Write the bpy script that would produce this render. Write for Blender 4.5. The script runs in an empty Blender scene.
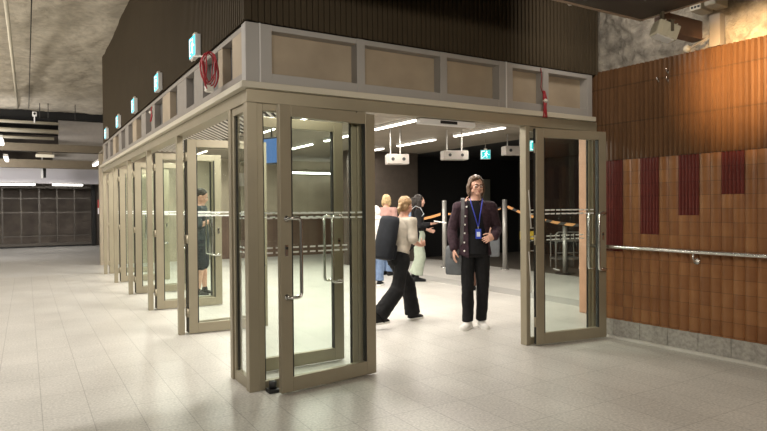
import bpy, bmesh, math, random
from mathutils import Vector as V, Matrix, noise, Quaternion
random.seed(7)
S = bpy.context.scene
COL = S.collection
PI = math.pi

# ------------------------------------------------------------------ materials
def mat(name, col, rough=.5, metal=0., spec=.5, noise_amt=0., noise_scale=8., bump=0., bump_scale=40., emis=None, estr=0.):
    m = bpy.data.materials.new(name); m.use_nodes = True
    nt = m.node_tree; b = nt.nodes['Principled BSDF']
    b.inputs['Base Color'].default_value = (*col, 1)
    b.inputs['Roughness'].default_value = rough
    b.inputs['Metallic'].default_value = metal
    b.inputs['Specular IOR Level'].default_value = spec
    if emis:
        b.inputs['Emission Color'].default_value = (*emis, 1); b.inputs['Emission Strength'].default_value = estr
    tc = nt.nodes.new('ShaderNodeTexCoord')
    if noise_amt:
        n = nt.nodes.new('ShaderNodeTexNoise'); n.inputs['Scale'].default_value = noise_scale; n.inputs['Detail'].default_value = 6
        nt.links.new(tc.outputs['Object'], n.inputs['Vector'])
        r = nt.nodes.new('ShaderNodeMapRange'); r.inputs[1].default_value = .3; r.inputs[2].default_value = .7
        r.inputs[3].default_value = 1 - noise_amt; r.inputs[4].default_value = 1 + noise_amt
        nt.links.new(n.outputs['Fac'], r.inputs[0])
        mx = nt.nodes.new('ShaderNodeVectorMath'); mx.operation = 'SCALE'; mx.inputs[0].default_value = col
        nt.links.new(r.outputs[0], mx.inputs['Scale']); nt.links.new(mx.outputs[0], b.inputs['Base Color'])
    if bump:
        n = nt.nodes.new('ShaderNodeTexNoise'); n.inputs['Scale'].default_value = bump_scale; n.inputs['Detail'].default_value = 8
        nt.links.new(tc.outputs['Object'], n.inputs['Vector'])
        bp = nt.nodes.new('ShaderNodeBump'); bp.inputs['Strength'].default_value = bump; bp.inputs['Distance'].default_value = .02
        nt.links.new(n.outputs['Fac'], bp.inputs['Height']); nt.links.new(bp.outputs[0], b.inputs['Normal'])
    return m

def mat_emit(name, col, s):
    m = bpy.data.materials.new(name); m.use_nodes = True
    nt = m.node_tree; nt.nodes.clear()
    e = nt.nodes.new('ShaderNodeEmission'); e.inputs[0].default_value = (*col, 1); e.inputs[1].default_value = s
    o = nt.nodes.new('ShaderNodeOutputMaterial'); nt.links.new(e.outputs[0], o.inputs[0])
    return m

def mat_glass(name, tint, refl=1.0):
    m = bpy.data.materials.new(name); m.use_nodes = True
    nt = m.node_tree; nt.nodes.clear()
    t = nt.nodes.new('ShaderNodeBsdfTransparent'); t.inputs[0].default_value = (*tint, 1)
    g = nt.nodes.new('ShaderNodeBsdfGlossy'); g.inputs['Roughness'].default_value = .01
    f = nt.nodes.new('ShaderNodeFresnel'); f.inputs[0].default_value = 1.45
    k = nt.nodes.new('ShaderNodeMath'); k.operation = 'MULTIPLY'; k.inputs[1].default_value = refl
    mx = nt.nodes.new('ShaderNodeMixShader'); o = nt.nodes.new('ShaderNodeOutputMaterial')
    ge = nt.nodes.new('ShaderNodeNewGeometry'); inv = nt.nodes.new('ShaderNodeMath'); inv.operation = 'SUBTRACT'; inv.inputs[0].default_value = 1.; k2 = nt.nodes.new('ShaderNodeMath'); k2.operation = 'MULTIPLY'
    nt.links.new(ge.outputs['Backfacing'], inv.inputs[1]); nt.links.new(f.outputs[0], k.inputs[0]); nt.links.new(k.outputs[0], k2.inputs[0]); nt.links.new(inv.outputs[0], k2.inputs[1]); nt.links.new(k2.outputs[0], mx.inputs[0])
    nt.links.new(t.outputs[0], mx.inputs[1]); nt.links.new(g.outputs[0], mx.inputs[2]); nt.links.new(mx.outputs[0], o.inputs[0])
    return m

class N:
    """tiny node-graph helper"""
    def __init__(s, m): s.nt = m.node_tree
    def new(s, t, **kw):
        n = s.nt.nodes.new(t)
        for k, v in kw.items(): setattr(n, k, v)
        return n
    def math(s, op, a, b=None, c=None):
        n = s.new('ShaderNodeMath', operation=op)
        for i, x in enumerate((a, b, c)):
            if x is None: continue
            if isinstance(x, (int, float)): n.inputs[i].default_value = x
            else: s.nt.links.new(x, n.inputs[i])
        return n.outputs[0]
    def link(s, a, b): s.nt.links.new(a, b)

def mat_floor():
    m = mat('floor_stone', (.6, .57, .52), .33)
    g = N(m); b = m.node_tree.nodes['Principled BSDF']
    tc = g.new('ShaderNodeTexCoord'); sp = g.new('ShaderNodeSeparateXYZ'); g.link(tc.outputs['Object'], sp.inputs[0])
    def cell(o, off, p):
        a = g.math('ADD', o, off); a = g.math('DIVIDE', a, p); return g.math('FRACT', a), g.math('FLOOR', a)
    fx, ix = cell(sp.outputs[0], 59.92, .30); fy, iy = cell(sp.outputs[1], 60.06, .60)
    def edge(f, w):
        d = g.math('MINIMUM', f, g.math('SUBTRACT', 1., f)); return g.math('LESS_THAN', d, w)
    j = g.math('MAXIMUM', edge(fx, .009), edge(fy, .0045))
    cv = g.new('ShaderNodeCombineXYZ'); g.link(ix, cv.inputs[0]); g.link(iy, cv.inputs[1])
    wn = g.new('ShaderNodeTexWhiteNoise'); g.link(cv.outputs[0], wn.inputs['Vector'])
    sp1 = g.new('ShaderNodeTexNoise'); sp1.inputs['Scale'].default_value = 55; sp1.inputs['Detail'].default_value = 5; g.link(tc.outputs['Object'], sp1.inputs['Vector'])
    sp2 = g.new('ShaderNodeTexNoise'); sp2.inputs['Scale'].default_value = 1.4; sp2.inputs['Detail'].default_value = 4; g.link(tc.outputs['Object'], sp2.inputs['Vector'])
    v = g.math('ADD', .68, g.math('MULTIPLY', wn.outputs['Value'], .035))
    v = g.math('ADD', v, g.math('MULTIPLY', g.math('SUBTRACT', sp1.outputs['Fac'], .5), .85))
    v = g.math('ADD', v, g.math('MULTIPLY', g.math('SUBTRACT', sp2.outputs['Fac'], .5), .28))
    v = g.math('MULTIPLY', v, g.math('SUBTRACT', 1., g.math('MULTIPLY', j, .36)))
    v = g.math('MULTIPLY', v, FLOOR_K)
    cc = g.new('ShaderNodeVectorMath', operation='SCALE'); cc.inputs[0].default_value = (1., .965, .895); g.link(v, cc.inputs['Scale'])
    g.link(cc.outputs[0], b.inputs['Base Color'])
    r = g.math('ADD', .24, g.math('MULTIPLY', sp1.outputs['Fac'], .22)); g.link(r, b.inputs['Roughness'])
    return m
FLOOR_K = .72

def mat_tile(name, pal, pw, ph, rough=.42, joint=.5):
    """glazed clay wall tile; object coords x = along wall, z = up"""
    m = mat(name, pal[0], rough); g = N(m); b = m.node_tree.nodes['Principled BSDF']
    tc = g.new('ShaderNodeTexCoord'); sp = g.new('ShaderNodeSeparateXYZ'); g.link(tc.outputs['Object'], sp.inputs[0])
    ax = g.math('DIVIDE', g.math('ADD', sp.outputs[0], 10.4), pw); az = g.math('DIVIDE', g.math('ADD', sp.outputs[2], .05), ph)
    fz = g.math('FRACT', az)
    cv = g.new('ShaderNodeCombineXYZ'); g.link(g.math('FLOOR', ax), cv.inputs[0]); g.link(g.math('FLOOR', az), cv.inputs[1])
    wn = g.new('ShaderNodeTexWhiteNoise'); g.link(cv.outputs[0], wn.inputs['Vector'])
    ns = g.new('ShaderNodeTexNoise'); ns.inputs['Scale'].default_value = 9; ns.inputs['Detail'].default_value = 5; g.link(tc.outputs['Object'], ns.inputs['Vector'])
    f = g.math('ADD', g.math('MULTIPLY', wn.outputs['Value'], .42), g.math('MULTIPLY', ns.outputs['Fac'], .6))
    cr = g.new('ShaderNodeValToRGB'); e = cr.color_ramp.elements
    e[0].position = .1; e[0].color = (*pal[0], 1); e[1].position = .95; e[1].color = (*pal[-1], 1)
    for i, c in enumerate(pal[1:-1]): q = e.new(.1 + .85 * (i + 1) / (len(pal) - 1)); q.color = (*c, 1)
    g.link(f, cr.inputs[0])
    d = g.math('MINIMUM', fz, g.math('SUBTRACT', 1., fz)); j = g.math('LESS_THAN', d, .02)
    k = g.math('SUBTRACT', 1., g.math('MULTIPLY', j, joint))
    sc = g.new('ShaderNodeVectorMath', operation='SCALE'); g.link(cr.outputs[0], sc.inputs[0]); g.link(k, sc.inputs['Scale']); g.link(sc.outputs[0], b.inputs['Base Color'])
    bp = g.new('ShaderNodeBump'); bp.inputs['Strength'].default_value = .25; bp.inputs['Distance'].default_value = .01
    g.link(g.math('SUBTRACT', ns.outputs['Fac'], j), bp.inputs['Height']); g.link(bp.outputs[0], b.inputs['Normal'])
    return m

M = {}
M['floor'] = mat_floor()
M['floor_strip'] = mat('floor_strip', (.33, .32, .30), .5, noise_amt=.12, noise_scale=60)
M['floor_unlit'] = mat('floor_unlit', (.10, .085, .07), .5, noise_amt=.15)  # floor colour darkened where the closed area gets no light
M['bronze'] = mat('bronze_aluminium', (.335, .295, .215), .42, .25, noise_amt=.05, noise_scale=3)
M['gasket'] = mat('black_gasket', (.02, .02, .018), .6)
M['steel'] = mat('brushed_steel', (.72, .71, .69), .24, 1.); M['steel_dull'] = mat('dull_steel', (.36, .35, .33), .45, .6)
M['glass'] = mat_glass('clear_glass', (.97, .99, .975), 1.5)
M['glass_tint'] = mat_glass('facade_glass', (.95, .98, .96), 1.5)
M['dots'] = mat('white_film', (.85, .85, .83), .5)
M['clad'] = mat('brown_cladding', (.062, .047, .029), .75, 0., spec=.2, noise_amt=.06, noise_scale=2)
M['grey_frame'] = mat('grey_frame', (.40, .385, .37), .5, .1)
M['ledge'] = mat('pale_ledge', (.60, .56, .46), .45)
M['board'] = mat('bare_board', (.40, .33, .245), .65, noise_amt=.12, noise_scale=3)
M['board_dark'] = mat('grey_board', (.16, .155, .15), .6, noise_amt=.1)
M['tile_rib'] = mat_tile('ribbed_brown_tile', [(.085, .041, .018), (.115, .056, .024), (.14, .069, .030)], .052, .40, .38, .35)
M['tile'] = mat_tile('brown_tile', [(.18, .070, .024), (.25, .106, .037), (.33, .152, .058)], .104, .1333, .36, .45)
M['tile_red'] = mat_tile('dark_red_tile', [(.10, .022, .018), (.14, .03, .024)], .035, .1333, .25, .3)
M['plinth'] = mat('grey_plinth_stone', (.36, .34, .31), .6, noise_amt=.25, noise_scale=30)
M['skirt'] = mat('pale_skirting', (.62, .60, .56), .5)
M['rock'] = mat('sprayed_concrete', (.50, .455, .38), .95, spec=.1, noise_amt=.16, noise_scale=7, bump=.8, bump_scale=9)
M['rock_grey'] = mat('grey_rock', (.40, .365, .31), .9, noise_amt=.4, noise_scale=9, bump=1., bump_scale=45)
M['soffit'] = mat('dark_soffit', (.055, .045, .036), .6)
M['beam'] = mat('brown_beam', (.125, .10, .066), .6, noise_amt=.1)
M['beam_red'] = mat('red_brown_beam', (.13, .075, .052), .6)
M['void'] = mat('unlit_black', (.006, .006, .006), .85)  # near-black colour stands in for missing light in unlit areas
M['dark_wall'] = mat('dark_brown_wall', (.06, .047, .037), .6, noise_amt=.15)
M['hall_wall'] = mat('grey_brown_wall', (.40, .345, .265), .5, noise_amt=.15, noise_scale=2)
M['hall_wall_red'] = mat('red_brown_wall', (.13, .08, .058), .5, noise_amt=.15, noise_scale=2)
M['ceil'] = mat('hall_ceiling', (.225, .195, .155), .7, noise_amt=.08, noise_scale=2)
M['slat'] = mat('pale_slat', (.75, .73, .68), .5)
M['white'] = mat('white_metal', (.72, .71, .70), .5)
M['lilac'] = mat('pale_lintel_panel', (.80, .78, .83), .5)
M['greypanel'] = mat('grey_panel', (.29, .265, .24), .6, noise_amt=.05)
M['gate_wall'] = mat('tunnel_wall', (.15, .125, .105), .8, noise_amt=.35, noise_scale=2.2)
M['gate_bar'] = mat('gate_bar', (.10, .09, .078), .5, .4)
M['black'] = mat('black_plastic', (.012, .012, .013), .45)
M['black_metal'] = mat('black_metal', (.02, .02, .02), .4, .3)
M['red'] = mat('red_cable', (.36, .02, .03), .4)
M['white_cable'] = mat('white_cable', (.75, .72, .66), .5)
M['tube'] = mat_emit('lamp_tube', (1., .93, .82), 9.)
M['tube_far'] = mat_emit('lamp_tube_far', (1., .95, .88), 7.)
M['sign_face'] = mat_emit('sign_face', (.16, .80, .95), 1.5)
M['sign_white'] = mat_emit('sign_pictogram', (.95, 1., 1.), 2.3)
M['sign_face_in'] = mat_emit('green_sign_face', (.03, .62, .60), 1.2)
M['screen'] = mat_emit('screen_face', (.16, .30, .62), .8)
M['pink_clay'] = mat('pink_clay', (.47, .26, .17), .5, noise_amt=.1, noise_scale=6)
M['tape_o'] = mat('orange_tape', (.75, .36, .10), .5)
M['yellow'] = mat('yellow_plate', (.65, .45, .04), .5)
M['lamp_body'] = mat('cream_lamp_body', (.62, .58, .46), .5)
M['red_paint'] = mat('red_paint', (.45, .05, .05), .5)

def tape_stripes():
    m = mat('striped_tape', (.75, .36, .1), .5); g = N(m); b = m.node_tree.nodes['Principled BSDF']
    tc = g.new('ShaderNodeTexCoord'); w = g.new('ShaderNodeTexWave'); w.inputs['Scale'].default_value = 2.2; w.bands_direction = 'DIAGONAL'
    g.link(tc.outputs['Object'], w.inputs['Vector'])
    cr = g.new('ShaderNodeValToRGB'); cr.color_ramp.interpolation = 'CONSTANT'; e = cr.color_ramp.elements
    e[0].color = (.02, .02, .02, 1); e[1].position = .38; e[1].color = (.58, .27, .09, 1)
    g.link(w.outputs['Fac'], cr.inputs[0]); g.link(cr.outputs[0], b.inputs['Base Color'])
    return m
M['tape'] = tape_stripes()

# ------------------------------------------------------------------ mesh helper
class MB:
    def __init__(s): s.bm = bmesh.new()
    def hexa(s, p):
        v = [s.bm.verts.new(q) for q in p]
        for f in ((3, 2, 1, 0), (4, 5, 6, 7), (0, 1, 5, 4), (1, 2, 6, 5), (2, 3, 7, 6), (3, 0, 4, 7)): s.bm.faces.new([v[i] for i in f])
        return s
    def box(s, x0, x1, y0, y1, z0, z1, mx=None):
        p = [V(q) for q in ((x0, y0, z0), (x1, y0, z0), (x1, y1, z0), (x0, y1, z0), (x0, y0, z1), (x1, y0, z1), (x1, y1, z1), (x0, y1, z1))]
        if mx is not None: p = [mx @ q for q in p]
        return s.hexa(p)
    def prism(s, poly, y0, y1, mx=None):
        """polygon in local x,z pushed from y0 to y1"""
        a = [V((x, y0, z)) for x, z in poly]; b = [V((x, y1, z)) for x, z in poly]
        if mx is not None: a = [mx @ q for q in a]; b = [mx @ q for q in b]
        va = [s.bm.verts.new(q) for q in a]; vb = [s.bm.verts.new(q) for q in b]; n = len(poly)
        s.bm.faces.new(va); s.bm.faces.new(vb[::-1])
        for i in range(n): s.bm.faces.new((va[i], vb[i], vb[(i + 1) % n], va[(i + 1) % n]))
        return s
    def rings(s, R, cap=True):
        vs = [[s.bm.verts.new(q) for q in r] for r in R]; n = len(R[0])
        for a, b in zip(vs, vs[1:]):
            for i in range(n): s.bm.faces.new((a[i], a[(i + 1) % n], b[(i + 1) % n], b[i]))
        if cap: s.bm.faces.new(vs[0][::-1]); s.bm.faces.new(vs[-1])
        return s
    def tube(s, pts, r, n=10):
        pts = [V(p) for p in pts]; R = []; rr = r if isinstance(r, (list, tuple)) else [r] * len(pts)
        u = None
        for i, p in enumerate(pts):
            t = (pts[min(i + 1, len(pts) - 1)] - pts[max(i - 1, 0)]).normalized()
            if u is None: u = t.orthogonal().normalized()
            u = (u - t * u.dot(t)).normalized(); w = t.cross(u)
            R.append([p + (u * math.cos(2 * PI * k / n) + w * math.sin(2 * PI * k / n)) * rr[i] for k in range(n)])
        return s.rings(R)
    def ell(s, c, r, mx=None, u=16, v=10):
        c = V(c); T = Matrix.Translation(c) @ (mx.to_4x4() if mx is not None else Matrix()) @ Matrix.Diagonal((*r, 1))
        bmesh.ops.create_uvsphere(s.bm, u_segments=u, v_segments=v, radius=1, matrix=T); return s
    def cyl(s, p0, p1, r, n=16): return s.tube([p0, p1], r, n)
    def cone(s, p0, r0, p1, r1, n=12):
        p0, p1 = V(p0), V(p1); s.tube([p0, p1], [r0, r1], n); s.ell(p0, (r0,) * 3, None, n, 8); s.ell(p1, (r1,) * 3, None, n, 8); return s
    def loft(s, P, lat, n=20):
        """P: (point, rx, ry); rings with rx along lat"""
        R = []; lat = V(lat)
        for i, (p, rx, ry) in enumerate(P):
            p = V(p); t = (V(P[min(i + 1, len(P) - 1)][0]) - V(P[max(i - 1, 0)][0])).normalized()
            a = (lat - t * lat.dot(t)).normalized(); b = t.cross(a)
            R.append([p + a * math.cos(2 * PI * k / n) * rx + b * math.sin(2 * PI * k / n) * ry for k in range(n)])
        return s.rings(R)
    def obj(s, name, m, parent=None, smooth=False, bevel=0., mx=None):
        bmesh.ops.recalc_face_normals(s.bm, faces=s.bm.faces)
        me = bpy.data.meshes.new(name); s.bm.to_mesh(me); s.bm.free()
        o = bpy.data.objects.new(name, me); COL.objects.link(o)
        me.materials.append(m)
        if smooth: me.polygons.foreach_set('use_smooth', [True] * len(me.polygons))
        if bevel:
            b = o.modifiers.new('bevel', 'BEVEL'); b.width = bevel; b.segments = 2; b.limit_method = 'ANGLE'
        if parent is not None: o.parent = parent
        if mx is not None: o.matrix_world = mx
        return o

def tag(o, label, cat, group=None, kind=None):
    o['label'] = label; o['category'] = cat
    if group: o['group'] = group
    if kind: o['kind'] = kind
    return o
def thing(name, label, cat, loc=(0, 0, 0), rotz=0., group=None, kind=None):
    o = bpy.data.objects.new(name, None); COL.objects.link(o); o.empty_display_size = .1
    o.location = loc; o.rotation_euler = (0, 0, rotz)
    return tag(o, label, cat, group, kind)
def struct(o, label, cat='structure'): return tag(o, label, cat, None, 'structure')
def copy_tree(o, parent=None):
    c = o.copy(); COL.objects.link(c)
    if parent is not None: c.parent = parent
    for ch in list(o.children): copy_tree(ch, c)
    return c
def area(name, loc, rot, sx, sy, power, col=(1, 1, 1), spread=PI):
    l = bpy.data.lights.new(name, 'AREA'); l.shape = 'RECTANGLE'; l.size = sx; l.size_y = sy; l.energy = power; l.color = col; l.spread = spread
    o = bpy.data.objects.new(name, l); COL.objects.link(o); o.location = loc; o.rotation_euler = rot; return o

# ------------------------------------------------------------------ camera
F_PX, YAW, PIT, ROL = 597.78, math.radians(30.886), math.radians(-.768), math.radians(-.448)
Fv = V((math.sin(YAW) * math.cos(PIT), math.cos(YAW) * math.cos(PIT), math.sin(PIT)))
Rv = V((math.cos(YAW), -math.sin(YAW), 0)); Uv = Rv.cross(Fv)
R2 = Rv * math.cos(ROL) + Uv * math.sin(ROL); U2 = -Rv * math.sin(ROL) + Uv * math.cos(ROL)
cam = bpy.data.cameras.new('camera'); co = bpy.data.objects.new('camera', cam); COL.objects.link(co)
cam.sensor_width = 36; cam.lens = F_PX / 767 * 36; cam.clip_start = .05; cam.clip_end = 200
mw = Matrix.Identity(4)
for i in range(3): mw[i][0] = R2[i]; mw[i][1] = U2[i]; mw[i][2] = -Fv[i]
mw[2][3] = 1.45; co.matrix_world = mw; S.camera = co

# ------------------------------------------------------------------ floor
XC, YC = 1.49, 4.56          # facade corner
YE = 14.8                    # far end of the side facade
struct(MB().box(-9, 16, -5, 15.2, -.2, 0).obj('floor', M['floor']), 'pale speckled stone tile floor of the concourse and hall', 'floor')
struct(MB().box(-9, 16, 15.2, 30, -.2, 0).obj('floor_far', mat('far_floor', (.55, .54, .52), .35, noise_amt=.1, noise_scale=30)), 'greyer floor beyond the far end of the doors', 'floor')
struct(MB().box(6.83, 7.28, 4.75, 14.2, .0, .004).obj('trim_1', M['floor_strip']), 'grey stone strip set across the hall floor', 'floor strip')
struct(MB().box(9.7, 16, 4.75, 17, .0, .004).obj('floor_closed', M['floor_unlit']), 'brown floor darkened for the unlit area behind the barrier tape', 'floor')

# ------------------------------------------------------------------ right tiled wall
WA = math.radians(3.42)
sdir = V((math.sin(WA), -math.cos(WA), 0)); ndir = V((-math.cos(WA), -math.sin(WA), 0))
WM = Matrix.Identity(4)
for i in range(3): WM[i][0] = sdir[i]; WM[i][1] = ndir[i]
WM[0][3] = 5.562; WM[1][3] = 4.56
def WP(s, n, z): return WM @ V((s, n, z))
def ribs(b, s0, s1, z0, z1, pitch, depth, base=0., f0=.22, f1=.78, round_=False):
    n = max(1, round((s1 - s0) / pitch)); p = (s1 - s0) / n
    pts = []
    for i in range(n):
        a = s0 + i * p
        if round_:
            for k in range(7): t = k / 7; pts.append((a + t * p, base + depth * (math.sin(PI * t) ** .55 if t else 0)))
        else: pts += [(a, base), (a + p * f0, base + depth), (a + p * f1, base + depth), (a + p * .97, base)]
    pts.append((s1, base))
    lo = [b.bm.verts.new((x, y, z0)) for x, y in pts]; hi = [b.bm.verts.new((x, y, z1)) for x, y in pts]
    for i in range(len(pts) - 1): b.bm.faces.new((lo[i], lo[i + 1], hi[i + 1], hi[i]))
    # bottom and top lips
    bb = b.bm.verts.new((s0, -.03, z0)), b.bm.verts.new((s1, -.03, z0)), b.bm.verts.new((s0, -.03, z1)), b.bm.verts.new((s1, -.03, z1))
    b.bm.faces.new([bb[0], *lo, bb[1]][::-1]); b.bm.faces.new([bb[2], *hi, bb[3]])
wall = MB().box(-.12, 7, -.12, -.02, 0, 2.94).obj('wall_right', M['dark_wall'], mx=WM)
struct(wall, 'brown glazed tile wall to the right of the doors', 'wall')
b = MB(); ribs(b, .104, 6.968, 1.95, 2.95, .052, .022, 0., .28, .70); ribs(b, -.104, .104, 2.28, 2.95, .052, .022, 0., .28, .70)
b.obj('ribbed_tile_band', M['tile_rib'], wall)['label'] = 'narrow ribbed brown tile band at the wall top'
b = MB(); P5 = .104
cols = [(-.104, .104, .2, 2.28)]
red = MB()
bots = [.95, 1.15, 1.35, 1.55, 1.55, 1.35, 1.15, .95] * 2
k = 0; s = .104
while s < 6.9:
    e = s + 2 * P5; zb = bots[k] if k < len(bots) else 1.35
    cols.append((s, e, .2, zb)); ribs(red, s, e, zb, 1.95, .0347, .012, .004, .3, .7)
    cols.append((e, e + 2 * P5, .2, 1.95)); s = e + 2 * P5; k += 1
for a, e, z0, z1 in cols: ribs(b, a, e, z0, z1, P5, .022, round_=True)
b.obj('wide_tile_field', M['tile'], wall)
red.obj('red_tile_panel', M['tile_red'], wall)['label'] = 'dark red ribbed tile panels stepping up along the wall'
plm = MB()
for i in range(24):
    a = -.1 + i * .31; plm.box(a + .002, a + .308, -.02, .022, .012, .198)
struct(plm.obj('baseboard_right', M['plinth'], bevel=.003, mx=WM), 'grey stone slab plinth along the foot of the tiled wall', 'plinth')
struct(MB().box(.06, 6.5, .03, .075, 0, .022).obj('trim_2', M['skirt'], mx=WM), 'pale strip on the floor along the plinth', 'floor trim')

# rock above the tiled wall
def rock(name, o, u, v, nu, nv, nrm, amp, m, sc=1.4, seed=0., fine=.08):
    bm = MB(); o, u, v, nrm = V(o), V(u), V(v), V(nrm); g = []
    for i in range(nu + 1):
        row = []
        for j in range(nv + 1):
            p = o + u * (i / nu) + v * (j / nv)
            d = noise.fractal(p * sc + V((seed, 0, 0)), 1., 2.1, 5) * amp + noise.noise(p * 9 + V((seed, 3, 0))) * amp * .2 + noise.noise(p * 21) * amp * fine
            row.append(bm.bm.verts.new(p + nrm * d))
        g.append(row)
    for i in range(nu):
        for j in range(nv): bm.bm.faces.new((g[i][j], g[i + 1][j], g[i + 1][j + 1], g[i][j + 1]))
    return bm.obj(name, m, smooth=True)
struct(rock('wall_rock', (5.78, 5.3, 2.85), (.5, -9, 0), (-.55, 0, 2.6), 420, 120, (-.95, 0, -.2), .12, M['rock_grey'], fine=.24), 'rough grey rock above the tiled wall', 'rock wall')

# ------------------------------------------------------------------ handrail
hr = thing('handrail', 'long round steel handrail on the brown tiled wall', 'handrail', WP(0, 0, 0))
iv = Matrix.Translation(-WP(0, 0, 0))
b = MB(); b.tube([iv @ WP(s, .085, z) for s, z in ((-.05, 1.0), (.2, 1.0), (1.5, .995), (3., .985), (6, .97))], .021, 14); b.obj('rail', M['steel'], hr, True)
for s in (1.13, 2.9, 4.7):
    b = MB(); b.tube([iv @ WP(s, .0, .90), iv @ WP(s, .05, .90), iv @ WP(s, .085, .93), iv @ WP(s, .085, .975)], .008, 8); b.cyl(iv @ WP(s, .012, .9), iv @ WP(s, .026, .9), .03)
    b.obj('bracket', M['steel'], hr, True)

# ------------------------------------------------------------------ facade frame
ZH0, ZH1, ZL, ZB = 2.285, 2.39, 2.44, 2.91
FX1 = 5.54
def post(name, x0, x1, y0, y1, label, z1=ZH0):
    o = MB().box(x0, x1, y0, y1, 0, z1).obj(name, M['bronze'], bevel=.004)
    g = MB()
    yc = (y0 + y1) / 2
    return struct(o, label, 'door post')
post('corner_post', 1.49, 1.575, 4.56, 4.645, 'bronze post at the outer corner of the glass entrance')
side_post = [7.08, 9.05, 10.95, 12.87, 14.71]
names = ['first free-standing bronze post behind the corner pane', 'second bronze post along the side entrance', 'third bronze post along the side entrance', 'fourth bronze post along the side entrance', 'last bronze post at the far end of the side entrance']
post('pane_post', 1.49, 1.575, 5.0, 5.07, 'bronze post closing the narrow corner pane')
for y, n in zip(side_post, names):
    p = post('door_post', 1.49, 1.557, y, y + .075, n)
post('mullion_post', 2.47, 2.56, 4.56, 4.65, 'bronze post where the door leaf by the corner is hinged')
post('mullion_post', 4.452, 4.505, 4.56, 4.65, 'bronze post where the door leaf by the tiled wall is hinged')
post('jamb_post', 5.475, 5.55, 4.56, 4.65, 'bronze jamb against the tiled wall')
hd = MB(); hd.box(1.49, FX1, 4.56, 4.70, ZH0, ZH1); hd.box(1.49, 1.63, 4.7, YE, ZH0, ZH1)
struct(hd.obj('header_beam', M['bronze'], bevel=.003), 'bronze header beam over the glass doors', 'beam')
lg = MB(); lg.box(1.44, 5.47, 4.51, 4.64, ZH1, ZL); lg.box(1.44, 1.57, 4.64, YE, ZH1, ZL)
struct(lg.obj('trim_3', M['ledge'], bevel=.004), 'pale ledge running round the entrance above the header', 'ledge')
# band of framed boards
band = MB(); band.box(1.60, 5.45, 4.66, 4.72, ZL, ZB); bo = struct(band.obj('wall_band_front', M['board']), 'row of framed bare boards above the front doors', 'panel band')
b = MB()
b.box(1.49, 5.46, 4.56, 4.66, ZL, ZL + .085); b.box(1.49, 5.46, 4.56, 4.66, ZB - .045, ZB)
b.obj('rail', M['grey_frame'], bo, bevel=.003)
for x0, x1 in ((1.486, 1.70), (2.47, 2.55), (3.36, 3.44), (4.09, 4.27), (4.70, 4.78), (5.38, 5.46)):
    MB().box(x0, x1, 4.555, 4.66, ZL, ZB).obj('mullion', M['grey_frame'], bo, bevel=.003)
for x in (1.60, 4.18):
    MB().box(x - .006, x + .006, 4.548, 4.556, ZL, ZB).obj('seam_strip', M['white'], bo)
band = MB(); band.box(1.58, 1.66, 4.66, YE, ZL, ZB); bs = struct(band.obj('wall_band_side', M['board_dark']), 'row of framed grey boards above the side doors', 'panel band')
b = MB(); b.box(1.49, 1.58, 4.66, YE, ZL, ZL + .085); b.box(1.50, 1.58, 4.66, YE, ZB - .045, ZB); b.obj('rail', M['greypanel'], bs, bevel=.003)
bays = [(5.26, 5.40), (5.95, 6.30), (6.65, 7.10), (7.50, 7.95), (8.5, 8.75)]
y = 9.2
while y < YE - .3: bays.append((y, y + .38)); y += .85
MB().box(1.50, 1.58, 4.665, 4.95, ZL + .085, ZB - .045).obj('corner_board', M['board'], bs)
for k, (y0, y1) in enumerate(bays + [(YE - .12, YE)]):
    MB().box(1.505, 1.58, y0, y1, ZL, ZB).obj('mullion', M['greypanel'] if k % 3 else M['board'], bs, bevel=.003)
# corrugated cladding above the band
def corr(b, p0, d, nrm, L, z0, z1, pitch=.052, depth=.014):
    p0, d, nrm = V(p0), V(d), V(nrm); n = int(L / pitch); pts = []
    for i in range(n):
        a = i * pitch
        pts += [p0 + d * a, p0 + d * (a + pitch * .42), p0 + d * (a + pitch * .5) - nrm * depth, p0 + d * (a + pitch * .92) - nrm * depth]
    pts.append(p0 + d * L)
    lo = [b.bm.verts.new((q.x, q.y, z0)) for q in pts]; hi = [b.bm.verts.new((q.x, q.y, z1)) for q in pts]
    for i in range(len(pts) - 1): b.bm.faces.new((lo[i], lo[i + 1], hi[i + 1], hi[i]))
cl = MB().box(1.54, 5.55, 4.61, YE - .3, ZB, 5.4).obj('wall_cladding', M['clad'])
struct(cl, 'dark brown corrugated cladding above the entrance', 'cladding wall')
b = MB(); corr(b, (1.49, 4.555, 0), (1, 0, 0), (0, -1, 0), 4.07, ZB + .012, 5.4); b.obj('corrugated_sheet', M['clad'], cl)
b = MB(); corr(b, (1.485, 4.56, 0), (0, 1, 0), (-1, 0, 0), 9.94, ZB + .012, 5.4); b.obj('corrugated_sheet', M['clad'], cl)
MB().box(1.47, 1.53, 4.54, 4.60, ZB + .012, 5.4).obj('corner_trim', M['clad'], cl)

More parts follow.
